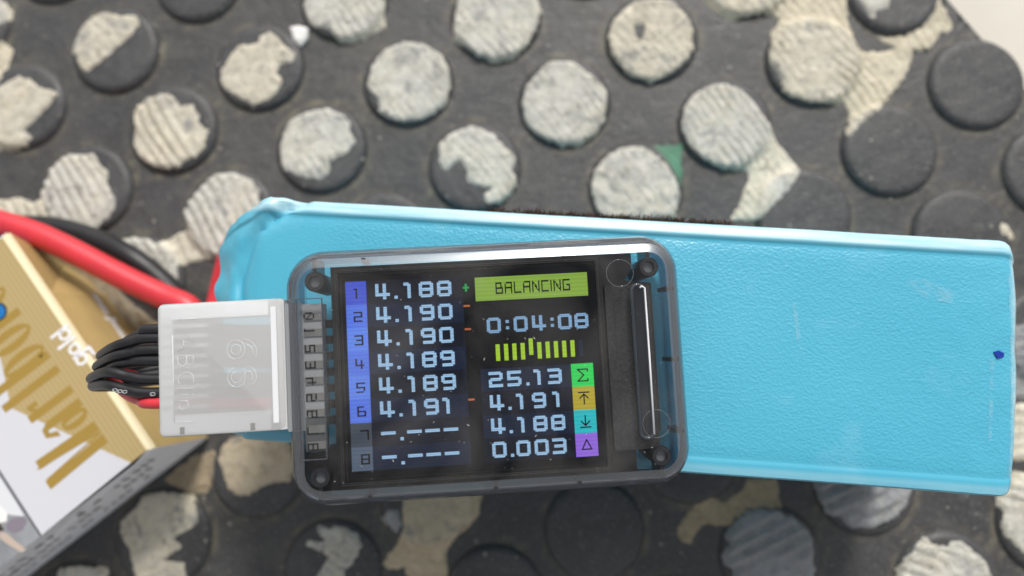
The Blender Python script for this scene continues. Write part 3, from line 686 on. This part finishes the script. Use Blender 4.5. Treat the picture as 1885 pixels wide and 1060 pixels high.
S6 = {'1': ['XX..','.X..','.X..','.X..','.X..','.X..','.X..'], '2': ['XXXXX','....X','....X','XXXXX','X....','X....','XXXXX'], '3': ['XXXXX','....X','....X','.XXXX','....X','....X','XXXXX'],
 '4': ['X....','X..X.','X..X.','X..X.','XXXXX','...X.','...X.'], '5': ['XXXXX','X....','X....','XXXXX','....X','....X','XXXX.'], '6': ['XXXX.','X....','X....','XXXXX','X...X','X...X','XXXXX'],
 '7': ['XXXXX','....X','....X','....X','....X','....X','....X'], '8': ['XXXXX','X...X','X...X','XXXXX','X...X','X...X','XXXXX'],
 'B': ['XXXXX.','X...X.','X...X.','XXXXXX','X....X','X....X','XXXXXX'], 'A': ['.XXXXX','X....X','X....X','XXXXXX','X....X','X....X','X....X'], 'L': ['X.....','X.....','X.....','X.....','X.....','X.....','XXXXXX'],
 'N': ['X....X','XX...X','X.X..X','X.XX.X','X..X.X','X...XX','X....X'], 'C': ['XXXXXX','X.....','X.....','X.....','X.....','X.....','XXXXXX'], 'I': ['X','X','X','X','X','X','X'], 'G': ['XXXXXX','X.....','X.....','X..XXX','X....X','X....X','XXXXXX']}
for i, vtxt in enumerate(vals):
    y1 = TOP-i*PITCH; y0 = y1-PITCH
    cell(-20.66, y0, -17.6, y1, E_['blue1' if i == 0 else 'grey7' if i == 6 else 'grey8' if i == 7 else ('blue2', 'blue3')[i % 2]])
    cell(-17.6, y0+.02, -3.3, y1-.02, E_['navy' if i % 2 else 'navy2'], 'row')
    b = MB(); n_ = str(i+1); rows = S6[n_]; bitmap(b, rows, -19.15-.14*len(rows[0])+(.25 if i < 6 else .55), y1-1.05, .26, .215, -1.285); b.build('cell_number', M_INK, SCR)
    reading('reading', vtxt, (-16.3, -13.5, -12.1 if vtxt[0] == '4' else -12.5, -9.85, -7.15), y1-.52, E_['digit'])
for i, up in ((0, 1), (1, 0), (2, 0), (5, 0)):
    yc = TOP-i*PITCH-1.75 + (.75 if i else 0); b = MB()
    b.poly([(-3.3, yc-.15), (-2.35, yc-.15), (-2.35, yc+.13), (-3.3, yc+.13)], -1.28)
    if up:
        b.poly([(-2.98, yc+.15), (-2.67, yc+.15), (-2.67, yc+.58), (-2.98, yc+.58)], -1.28); b.poly([(-2.98, yc-.58), (-2.67, yc-.58), (-2.67, yc-.13), (-2.98, yc-.13)], -1.28)
    b.build('plus_mark' if up else 'minus_mark', E_['plus' if up else 'minus'], SCR)
cell(-1.45, 10.08, 15.5, 13.62, E_['green'], 'status_banner')
b = MB(); x = 1.6
for ch_ in 'BALANCING':
    bitmap(b, S6[ch_], x, 12.75, .185, .25, -1.285); x += .185*len(S6[ch_][0])+.27
b.build('status_word', M_INK, SCR)
reading('timer', '0:04:08', (-.02, 2.82, 4.0, 6.75, 9.55, 10.65, 13.15), 7.5, E_['time'], 2.15, 2.3)
for i in range(11):
    x = 1.14+i*1.245; dy = .62 if i == 4 else 0
    cell(x, 1.05+dy, x+.62, 3.5+dy, E_['lime'] if i < 10 else E_['navy'], 'progress_bar')
for i, (vtxt, key, xs_) in enumerate((('25.13', 'sigma', (-.15, 2.6, 5.4, 6.55, 8.65)), ('4.191', 'yellow', (-.15, 2.55, 3.75, 6.1, 9.15)), ('4.188', 'cyan', (-.15, 2.55, 3.75, 6.1, 8.75)), ('0.003', 'purple', (-.15, 2.55, 3.4, 6.1, 8.75)))):
    y1 = -.02-i*3.43; y0 = y1-3.43
    cell(-1.3, y0+.02, 12.2, y1-.02, E_['navy' if i % 2 == 0 else 'navy2'], 'row')
    cell(12.23, y0, 15.55, y1, E_[key])
    reading('reading', vtxt, xs_, y1-.5, E_['digit'], 2.15, 2.3)
def stroke(b, P, w, z):
    for k_, (a, c_) in enumerate(zip(P, P[1:])):
        a, c_ = Vector(a), Vector(c_); d_ = (c_-a).normalized(); n = Vector((-d_.y, d_.x))*w/2
        a2, c2 = a-d_*w*.45, c_+d_*w*.45
        b.poly([a2-n, c2-n, c2+n, a2+n], z+.004*k_)
yc = [-.02-i*3.43-1.72 for i in range(4)]; xc = 13.9
b = MB(); stroke(b, [(xc+.75, yc[0]+.55), (xc+.75, yc[0]+.85), (xc-.75, yc[0]+.85), (xc+.15, yc[0]), (xc-.75, yc[0]-.9), (xc+.75, yc[0]-.9), (xc+.75, yc[0]-.6)], .2, -1.285); b.build('sum_symbol', M_INK, SCR)
b = MB(); stroke(b, [(xc-.75, yc[1]+.85), (xc+.75, yc[1]+.85)], .2, -1.285); stroke(b, [(xc, yc[1]-.85), (xc, yc[1]+.5)], .2, -1.28); stroke(b, [(xc-.6, yc[1]), (xc, yc[1]+.6), (xc+.6, yc[1])], .2, -1.27); b.build('maximum_symbol', M_INK, SCR)
b = MB(); stroke(b, [(xc-.75, yc[2]-.85), (xc+.75, yc[2]-.85)], .2, -1.285); stroke(b, [(xc, yc[2]+.85), (xc, yc[2]-.5)], .2, -1.28); stroke(b, [(xc-.6, yc[2]), (xc, yc[2]-.6), (xc+.6, yc[2])], .2, -1.27); b.build('minimum_symbol', M_INK, SCR)
b = MB(); stroke(b, [(xc-.7, yc[3]-.65), (xc, yc[3]+.75), (xc+.7, yc[3]-.65), (xc-.7, yc[3]-.65)], .18, -1.285); b.build('delta_symbol', M_INK, SCR)

# port at the left end: pale pin strip, dark contacts, cell numbers moulded on the cover
M_STRIP = clear('pale_port_strip', (.6, .62, .64, 1), .03, .3, .6, (.36, .37, .38, 1), .3)
b = MB(); b.box(-27.4, -10.7, -3.2, -24.2, -5.75, -2.2); b.build('port_strip', plain('grey_port_strip', (.12, .125, .13, 1), .5), DEV)
M_CONT = plain('dark_contact', (.27, .265, .255, 1), .4, .5)
M_DIG = plain('smoky_numeral', (.012, .012, .013, 1), .4, .4)
for i in range(9):
    y = 9.1-i*2.36
    b = MB(); b.box(-27.1, y-.55, -2.19, -24.4, y+.55, -1.9); b.build('contact', M_CONT, DEV)
    n_ = str(i); b = MB()
    rows = S6[n_] if n_ != '0' else ['.XXX.', 'X...X', 'X..XX', 'X.X.X', 'XX..X', 'X...X', '.XXX.']
    for r, row in enumerate(rows):
        for k_, ch_ in enumerate(row):
            if ch_ == 'X':   # lying numerals: read from the right-hand end
                X_, Y_ = -25.05-(r)*.2, y+.55-k_*.22
                X_ = -26.6+r*.22
                b.poly([(X_, Y_-.22), (X_+.22, Y_-.22), (X_+.22, Y_), (X_, Y_)], .012)
    b.build('port_number', M_DIG, DEV)
b = MB(); ring(b, -27.75, -11.6, -23.9, 11.7, .10, -.6, .02); b.build('port_frame', M_RIM, DEV)
for i in range(7):
    y = 7.9-i*2.36
    b = MB(); b.box(-23.85, y-.6, -3.0, -23.0, y+.6, -1.6); b.build('port_rib', M_BEZ, DEV)

# ------------------------------------------------------------------ balance plug and its wires
PLUG = bpy.data.objects.new('balance_plug', None); COL.objects.link(PLUG)
PLUG.location = DT*MM; PLUG.rotation_euler = DR
tag(PLUG, 'milky translucent plug with 6S moulded on it, pushed into the checker', 'plug')
def mat_milky(name, fac, rough, col=(.80, .82, .84, 1)):
    m = NT(name)
    rf = m.n('ShaderNodeBsdfRefraction'); rf.inputs['Roughness'].default_value = rough; rf.inputs['IOR'].default_value = 1.12; rf.inputs['Color'].default_value = (.92, .94, .96, 1)
    tr = m.n('ShaderNodeBsdfTransparent'); tr.inputs[0].default_value = (.92, .94, .96, 1)
    m0 = m.n('ShaderNodeMixShader'); m0.inputs[0].default_value = .8; m.l(rf.outputs[0], m0.inputs[1]); m.l(tr.outputs[0], m0.inputs[2])
    df = m.n('ShaderNodeBsdfDiffuse'); df.inputs[0].default_value = col
    tl = m.n('ShaderNodeBsdfTranslucent'); tl.inputs[0].default_value = col
    m1 = m.n('ShaderNodeMixShader'); m1.inputs[0].default_value = .35; m.l(df.outputs[0], m1.inputs[1]); m.l(tl.outputs[0], m1.inputs[2])
    m2 = m.n('ShaderNodeMixShader'); m2.inputs[0].default_value = fac; m.l(m0.outputs[0], m2.inputs[1]); m.l(m1.outputs[0], m2.inputs[2])
    gl = m.n('ShaderNodeBsdfGlossy'); gl.inputs['Roughness'].default_value = .22
    fr = m.n('ShaderNodeFresnel'); fr.inputs[0].default_value = 1.45
    m3 = m.n('ShaderNodeMixShader'); m.l(fr.outputs[0], m3.inputs[0]); m.l(m2.outputs[0], m3.inputs[1]); m.l(gl.outputs[0], m3.inputs[2])
    m.l(m3.outputs[0], m.out.inputs[0]); return m.m
M_MILK = mat_milky('milky_plastic', .58, .22, (.985, .985, .98, 1))
M_MILK2 = mat_milky('milky_plastic_thick', .80, .3, (.92, .93, .94, 1))
PZ = -2.0
P1 = [dl(*q, PZ) for q in ((288, 560), (525, 548), (528, 795), (293, 803))]
px0, px1 = (P1[0].x+P1[3].x)/2, (P1[1].x+P1[2].x)/2; py1, py0 = (P1[0].y+P1[1].y)/2, (P1[2].y+P1[3].y)/2
def plugloop(z, ins=0): return [(x, y, z) for x, y in rrect((px1-px0)/2-ins, (py1-py0)/2-ins, .8, 4, (px0+px1)/2, (py0+py1)/2)]
b = MB(); b.loft([plugloop(-8.6, .5), plugloop(-8.2, .1), plugloop(-2.5, 0), plugloop(-2.1, .12), plugloop(PZ, .4)]); o = b.build('housing', M_MILK, PLUG); autosmooth(o, 50)
# thicker walls that read whiter: wire comb, side rails, front bar
M_RAIL = plain('white_plastic', (.86, .88, .89, 1), .4, .4)
b = MB()
for k_ in range(10): 
    y = py1-3.4-k_*1.48; b.box(px0+.5, y-.28, -7.5, px0+7.2, y+.28, PZ-.15)
b.build('wire_comb', M_MILK2, PLUG)
b = MB(); b.box(px0+2.25, py0+3.15, -8.1, px0+7.4, py1-2.45, -6.4); b.build('comb_base', M_RAIL, PLUG)
b = MB(); b.box(px0+.4, py1-2.4, -8, px1-2.4, py1-.3, PZ-.1); b.build('side_rail', M_RAIL, PLUG)
b = MB(); b.box(px0+.4, py0+.3, -8, px1-2.4, py0+3.1, PZ-.1); b.build('side_rail', M_RAIL, PLUG)
b = MB(); b.box(px0+.3, py0+3.1, -7.8, px0+2.2, py1-2.4, PZ-.2); b.build('end_wall', M_RAIL, PLUG)
M_WHITE = plain('white_nylon', (.70, .71, .73, 1), .35, .5)
b = MB(); b.box(px1-2.05, py0+1.2, -7.8, px1-1.25, py1-1.2, PZ+.03); b.build('front_bar', M_WHITE, PLUG)
b = MB(); b.box(px1-1.05, py0+.15, -8, px1-.05, py1-.3, PZ-.05); b.build('front_collar', M_MILK2, PLUG)
for x in (px0+3.0, px1-5.4):
    b = MB(); b.box(x, py0+.35, PZ-.02, x+.65, py0+1.35, PZ+.03); b.build('notch', plain('grey_notch', (.22, .22, .22, 1), .5), PLUG)
b = MB(); b.box(px1, -7.6, -5.0, -27.3, 11.25, -2.15); b.build('connector_nose', mat_milky('milky_nose', .6, .2, (.66, .68, .71, 1)), PLUG)
b = MB(); b.box(-27.29, -5.7, -5.0, -24.3, 11.0, -2.16); b.build('connector_tip', plain('pale_connector_tip', (.46, .465, .475, 1), .5, .4), PLUG)
# moulded lettering, lying on its side (reads down the picture)
M_EDGE = plain('polished_moulding', (.72, .74, .75, 1), .2, .6)
def relief(name, loops_, ox, oy, r, z=PZ+.02, closed=True):
    b = MB()
    for L_ in loops_:
        P = [Vector((ox+v_, oy-u_, z)) for u_, v_ in L_]       # letter right -> down the picture, letter up -> right
        b.tube(P, r, 6)
    return b.build(name, M_EDGE, PLUG, True)
def arc(cx, cy, rx, ry, a0, a1, n=16): return [(cx+rx*math.cos(math.radians(a0+(a1-a0)*k/n)), cy+ry*math.sin(math.radians(a0+(a1-a0)*k/n))) for k in range(n+1)]
six = [arc(1.45, 1.3, 1.4, 1.3, 0, 360, 24), arc(1.45, 1.3, .75, .7, 0, 360, 20), arc(1.9, 2.2, 1.9, 2.1, 60, 175, 12), arc(2.0, 2.3, 1.35, 1.5, 65, 165, 10)]
ess = [arc(1.5, 3.0, 1.4, 1.15, 20, 200, 14)+arc(1.5, 1.3, 1.45, 1.3, 60, -160, 16), arc(1.5, 3.0, .8, .6, 30, 200, 12)+arc(1.5, 1.25, .85, .72, 80, -160, 14)]
relief('moulded_six', six, px1-6.9-1.6, (py0+py1)/2+3.9, .032)
relief('moulded_letter', ess, px1-6.9-1.6, (py0+py1)/2-.1, .032)
thin = {'A': [[(0, 0), (.75, 1.8), (1.5, 0)], [(.3, .7), (1.2, .7)]], 'B': [[(0, 0), (0, 1.8), (.8, 1.8), (1.1, 1.4), (.8, 1.0), (0, 1.0)], [(.8, 1.0), (1.25, .5), (.8, 0), (0, 0)]],
 'C': [arc(.85, .9, .85, .9, 45, 315, 12)], 'l': [[(0, 0), (0, 1.8)]], 'i': [[(0, 0), (0, 1.15)], [(0, 1.5), (0, 1.75)]], 'p': [[(0, -.5), (0, 1.15)], arc(.5, .6, .5, .55, 0, 360, 14)]}
off = 0
for ch_, w_ in zip('ABClip', (2.1, 1.9, 1.9, .7, .7, 1.2)):
    relief('moulded_letter', [[(u_*1.25+off, v_*1.25) for u_, v_ in L_] for L_ in thin[ch_]], px0+2.9, py1-5.2, .03); off += w_*1.25
relief('moulded_frame', [[(0, .9), (0, 3.4)], [(-.3, 0), (-.3, .05)], [(15.0, .2), (15.0, 2.9)], [(2.2, 0), (15.0, 0)]], px0+2.2, py1-2.4, .035)

def wirepath(P): return spline([Vector(p) for p in P], 10)
def bal_wire(name, ypx, apex, mat, ret, r=.82, depth=9):
    """out of the plug at height ypx, loops round at apex (px), returns below towards the pack"""
    a0 = DM.transposed() @ (Vector(at(500, ypx[0], 60.6))-DT); a1 = DM.transposed() @ (at(288, ypx[1], 61.6)-DT)
    mids = [DM.transposed() @ (at(x, y, z)-DT) for x, y, z in apex]
    rets = [DM.transposed() @ (at(x, y, z)-DT) for x, y, z in ret]
    b = MB(); b.tube(wirepath([a0, a1]+mids+rets), r, 14); return b.build(name, mat, PLUG, True)
B_, R_ = M_BLKW, M_REDW
def loopback(x, y, z, xr=430, yr=660):
    return [(x-3, y+6, z-3.5), (x+8, y+8, z-8), (x+50, y+6, z-14), (330, (y+yr)/2, 38), (xr, yr, 33)]
bal_wire('balance_wire', (608, 606), [(262,614,60.5),(238,626,58.5)], B_, loopback(224, 634, 56.0, yr=640))
bal_wire('balance_wire', (626, 622), [(245,628,61.0),(212,638,60.0)], B_, loopback(190, 648, 57.5, yr=650))
bal_wire('balance_wire', (648, 644), [(245,649,61.0),(208,658,60.2)], B_, loopback(183, 668, 58.0, yr=655))
bal_wire('balance_wire', (668, 664), [(240,668,60.6),(212,673,59.6)], B_, loopback(194, 680, 57.0, yr=660))
bal_wire('balance_wire', (695, 698), [(240,693,61.6),(198,685,61.0)], B_, loopback(172, 690, 58.5, yr=676))
bal_wire('balance_wire', (718, 723), [(240,719,61.6),(198,708,60.6)], B_, loopback(175, 704, 57.5, yr=684))
bal_wire('red_balance_wire', (742, 742), [(262,738,58.5),(232,724,55),(212,702,51)], R_, [(205,682,47),(235,688,44),(300,690,38),(430,690,28)], .85)
# print on the lowest black wire
wt = plain('wire_print', (.55, .56, .58, 1), .5)
b = MB(); k_ = 0
for xp, rows in ((266, ['.XXX.', 'X....', 'X.XXX', 'X...X', '.XXX.']), (243-27, ['XXXX', 'X..X', 'X..X', 'X..X', 'XXXX']), (228-26, ['XXX', 'X.X', 'X.X', 'XXX'])):
    pass
for xp, yp, s_ in ((276, 727.5, 1.0), (216, 722, .9), (207, 720, .9), (225, 723, .9)):
    q = DM.transposed() @ (at(xp, yp, 62.5)-DT)
    for L_ in ([(0, .35), (.45, .5), (.75, .35), (.75, .0), (.45, -.12), (.1, -.05)], [(.1, -.05), (.05, .15), (.3, .18)]):
        b.tube([q+Vector((u_*s_, v_*s_*.8, .02)) for u_, v_ in L_], .05, 5)
b.build('wire_print', wt, PLUG)

# ------------------------------------------------------------------ cigarette pack (gold and white), lower left
ZP = 24.0
A_, C_ = at(283, 827, ZP), at(10, 425, ZP)
ud = (C_-A_).xy.normalized(); vd = Vector((ud.y, -ud.x))
if vd.dot(Vector((-1, -1))) < 0: vd = -vd
PW = (C_-A_).length; PH = 88.0
PACK = bpy.data.objects.new('cigarette_pack', None); COL.objects.link(PACK)
PACK.location = (A_.x*MM, A_.y*MM, 0)
mirror = ud.x*vd.y-ud.y*vd.x            # local x=u, y=v must be right-handed with z up
tag(PACK, 'gold and white cigarette pack lying upside down beside the wires', 'cigarette pack')
def pk(u, v, z): q = A_.xy*0 + ud*u + vd*v; return (q.x, q.y, z)
def pkl(px, py, z=ZP): q = (at(px, py, z)-A_).xy; return Vector((q.dot(ud), q.dot(vd)))
def mat_gold():
    m = NT('gold_foil_card')
    mp = m.n('ShaderNodeMapping'); m.l(m.obj(), mp.inputs[0]); mp.inputs['Rotation'].default_value = (0, 0, -math.atan2(vd.y, vd.x))
    w = m.n('ShaderNodeTexWave'); w.bands_direction = 'X'; w.inputs['Scale'].default_value = 330; w.inputs['Distortion'].default_value = .3; m.l(mp.outputs[0], w.inputs[0])
    c_ = m.mix(w.outputs['Fac'], (0.43, 0.32, 0.14, 1), (0.50, 0.385, 0.185, 1))
    m.set(Base_Color=c_, Roughness=.42, Metallic=.15, **{'Specular_IOR_Level': .5}); return m.m
M_GOLD = mat_gold(); M_GEDGE = plain('gold_card_edge', (.74, .64, .42, 1), .3, .7)
M_GEND = plain('gold_card_end', (.50, .36, .15, 1), .4, .5, 120, .1)
M_CARD = plain('white_card', (.60, .60, .64, 1), .3, .5)
M_SIDE = plain('warning_panel_card', (.88, .87, .90, 1), .55, .3, 250, .06)
M_PHOTO = plain('printed_grey', (.30, .31, .33, 1), .45, .4, 90, .35)
M_OCHRE = plain('dark_gold_print', (.34, .22, .045, 1), .35, .5)
vw = (pkl(80, 990).y+pkl(0, 874).y)/2                            # edge of the picture panel
ch = [pkl(248, 856), pkl(20, 751)]                                 # chevron edge: right end and its point
e = 1.25; Z0 = ZP-e
V = [pk(e*.6, e, ZP), pk(PW-e*.6, e, ZP),              # 0 1 bottom edge of front
     pk(0, vw, ZP), pk(PW, vw, ZP),                    # 2 3
     pk(0, ch[0].y, ZP), pk(ch[1].x, ch[1].y, ZP), pk(PW, max(7.0, ch[1].y-(ch[1].y-ch[0].y)*(PW-ch[1].x)/ch[1].x), ZP),   # 4 5 6
     pk(0, PH, ZP), pk(PW, PH, ZP),                    # 7 8
     pk(.3, .25, ZP-.35), pk(PW-.3, .25, ZP-.35), pk(.3, 0, Z0), pk(PW-.3, 0, Z0)]   # 9..12
F = [((0, 1, 6, 5, 4), 0), ((4, 5, 6, 3, 2), 1), ((2, 3, 8, 7), 2), ((9, 10, 1, 0), 3), ((11, 12, 10, 9), 3)]
pts_end = [(88, 535), (180, 560)]
kn = pkl(88, 535, ZP).x; Kb = pkl(182, 562, .5)
n0 = len(V)
V += [pk(kn, 0, Z0), pk(Kb.x, -.0+min(0, Kb.y), .5), pk(.3, 0, 0), pk(PW-1, 4.5, .4), pk(0, PH, 0), pk(PW, PH, 0), pk(0, 0.9, Z0+.3)]
F += [((11, n0+2, n0+1, n0), 4), ((n0, n0+1, n0+3, 12), 4)]
F += [((n0+2, 11, 9, 0, 4, 2, 7, n0+4), 5), ((12, n0+3, n0+5, 8, 3, 6, 1, 10), 1), ((7, 8, n0+5, n0+4), 1)]
body = meshobj('pack_body', V, [f[0] for f in F], [M_GOLD, M_CARD, M_PHOTO, M_GEDGE, M_GEND, M_SIDE], PACK, mi=[f[1] for f in F]); fixn(body)
zc = [0]
def printed(name, polys, mat, z=None):
    b = MB()
    for P in polys:
        zc[0] += 1; b.slab([pk(u, v, 0)[:2] for u, v in P], ZP-.01, ZP+.015+.0015*(zc[0] % 12))
    o = b.build(name, mat, PACK); fixn(o); return o
# big name across the front: condensed serif letters, baseline towards the bright lower edge
bs = .5*(pkl(195, 805).y+pkl(102, 674).y)
def lw(px, py): q = pkl(px, py); return q
def bar(u0, v0, v1, w): return [(u0, v0), (u0+w, v0), (u0+w, v1), (u0, v1)]
def ringp(cu, cv, ru, rv, tu, tv, n=20):
    out = []
    for k in range(n):
        a, b2 = 2*math.pi*k/n, 2*math.pi*(k+1)/n
        out.append([(cu+ru*math.cos(a), cv+rv*math.sin(a)), (cu+ru*math.cos(b2), cv+rv*math.sin(b2)), (cu+(ru-tu)*math.cos(b2), cv+(rv-tv)*math.sin(b2)), (cu+(ru-tu)*math.cos(a), cv+(rv-tv)*math.sin(a))])
    return out
m0, mb = lw(195, 805), lw(178, 785)
XH, CAP, ASC = 9.8, 14.6, 13.8
us = pkl(200, 812).x
st_ = 1.7
def word():
    out = []; u = us
    # M
    out.append([[(u-.1, bs), (u+2.0, bs), (u+1.3, bs+CAP), (u-.7, bs+CAP)], [(u+1.2, bs+CAP*.9), (u+1.5, bs+CAP), (u+2.6, bs+.6), (u+2.3, bs)], [(u+2.5, bs), (u+2.9, bs), (u+4.5, bs+CAP), (u+4.1, bs+CAP)], [(u+3.1, bs), (u+5.2, bs), (u+5.9, bs+CAP*.97), (u+3.9, bs+CAP*.97)]]); u = us+6.6
    out.append(ringp(u+1.5, bs+2.9, 1.8, 3.0, 1.35, .7, 16)+[bar(u+2.8, bs, bs+XH*.85, st_), [(u+.4, bs+XH*.72), (u+1.6, bs+XH*.72), (u+2.4, bs+XH*.92), (u+1.8, bs+XH)], [(u+1.8, bs+XH), (u+2.4, bs+XH*.88), (u+2.8+st_, bs+XH*.80), (u+3.6, bs+XH*.98)]]); u = us+12.7
    out.append([bar(u, bs, bs+XH*1.08, st_), [(u+st_, bs+XH*.8), (u+2.6, bs+XH*.93), (u+2.6, bs+XH), (u+st_, bs+XH*.92)], [(u+2.4, bs+XH*.75), (u+3.4, bs+XH*.75), (u+3.4, bs+XH), (u+2.4, bs+XH)]]); u = us+17.9
    out.append([bar(u, bs, bs+ASC, st_)]); u = us+21.6
    out.append([bar(u, bs, bs+ASC, st_)]+ringp(u+2.8, bs+XH*.5, 2.2, XH*.5, 1.6, .6, 18)); u = us+27.6
    out.append(ringp(u+2.2, bs+XH*.5, 2.3, XH*.5, 1.6, .6, 18)); u = us+33
    out.append([bar(u, bs, bs+XH, st_), [(u+2.4, bs+XH*.75), (u+3.4, bs+XH*.75), (u+3.4, bs+XH), (u+2.4, bs+XH)]]); u = us+37.4
    out.append(ringp(u+2.2, bs+XH*.5, 2.3, XH*.5, 1.6, .6, 18))
    return out
for P in word(): printed('printed_letter', P, M_OCHRE)
# the small word below it, white
M_WPR = plain('white_print', (.80, .79, .82, 1), .5)
g0, g1 = pkl(150, 664), pkl(84, 606); gb = g0.y-1.8; gu = g0.x-.9; gs = (g1.x-g0.x+.8)/7.6
for P in ([ringp(.8, 1.1, .85, 1.0, .4, .4, 12)+[bar(1.4, -.9, 2.1, .4), bar(.2, -.95, -.55, 1.3)]][0], ringp(2.7, 1.1, .85, 1.0, .4, .4, 12), [bar(3.9, 0, 3.1, .45)], ringp(5.3, 1.1, .85, 1.0, .4, .4, 12)+[bar(5.9, 0, 3.1, .45)]):
    printed('printed_letter', [[(gu+u*gs, gb+v*gs) for u, v in Q] for Q in P], M_WPR)
# crest
cq = pkl(-4, 574)
printed('printed_crest', [[(cq.x+2.0*math.cos(a), cq.y+2.0*math.sin(a)) for a in [k*math.pi/12 for k in range(24)]]], plain('black_print', (.01, .01, .012, 1), .4))
printed('printed_crest', [[(cq.x+1.6*math.cos(a), cq.y+1.6*math.sin(a)) for a in [k*math.pi/12 for k in range(24)]]], plain('blue_print', (.01, .16, .45, 1), .4))
# warning picture: soft generic shapes
def pl(P): return [tuple(pkl(x, y)) for x, y in P]
printed('printed_picture', [pl([(-40,870),(0,878),(30,925),(45,950),(20,948),(0,938),(-40,930)])], plain('print_pale', (.66, .67, .70, 1), .4))
printed('printed_picture', [pl([(-40,935),(0,930),(14,945),(12,960),(0,962),(-40,965)])], plain('print_white', (.8, .79, .76, 1), .3))
printed('printed_picture', [pl([(10,968),(20,955),(45,950),(50,960),(42,975),(28,982),(15,978)])], plain('print_mauve', (.22, .19, .23, 1), .4))
printed('printed_picture', [pl([(0,978),(12,982),(48,1012),(40,1017),(12,1000),(0,990)])], plain('print_tan', (.50, .40, .34, 1), .4))
printed('printed_picture', [pl([(-40,962),(0,964),(8,975),(0,978),(-40,980)])], plain('print_dark', (.05, .04, .03, 1), .4))
printed('printed_line', [[(0, vw-.25), (PW, vw-.25), (PW, vw+.25), (0, vw+.25)]], plain('grey_print', (.10, .10, .11, 1), .5))
# white print on the gold end, dark print on the side panel: too soft to read, kept as broken strokes
b = MB()
for x, y, w_, h_, a in ((158, 568, 3.4, .9, .8), (172, 583, 3.0, 1.0, .75), (186, 600, 1.0, 2.2, .7), (192, 614, 2.6, .8, .75), (206, 625, 3.6, .9, .6), (279, 765, 2.0, 1.6, .7)):
    zz = 7.0; q = pkl(x, y, zz); 
    b.slab([pk(q.x+dx, 0, 0)[:2] for dx in (-w_/2, w_/2)]+[pk(q.x+dx, -.02, 0)[:2] for dx in (w_/2, -w_/2)], zz-h_, zz+h_)
o = b.build('end_print', M_WPR, PACK); fixn(o)
b = MB(); random.seed(3)
for row, (za, zb) in enumerate(((15.8, 18.6), (10.6, 13.6), (5.4, 8.0))):
    v = 5+row*4
    while v < 74:
        ww = random.uniform(.9, 2.2); 
        if random.random() < .84:
            h0 = za+random.uniform(0, .8); h1 = zb-random.uniform(0, .6)
            p0, p1 = pk(-.015, v, 0), pk(-.015, v+ww*.45, 0); q0, q1 = pk(.2, v, 0), pk(.2, v+ww*.45, 0)
            b.slab([p0[:2], p1[:2], q1[:2], q0[:2]], h0, h1)
            if random.random() < .6:
                p0, p1 = pk(-.015, v+ww*.45, 0), pk(-.015, v+ww, 0); q0, q1 = pk(.2, v+ww*.45, 0), pk(.2, v+ww, 0)
                b.slab([p0[:2], p1[:2], q1[:2], q0[:2]], h0, h0+.8)
        v += ww+random.uniform(.5, 1.0)
o = b.build('side_print', plain('dark_print', (.42, .41, .40, 1), .6), PACK); fixn(o)
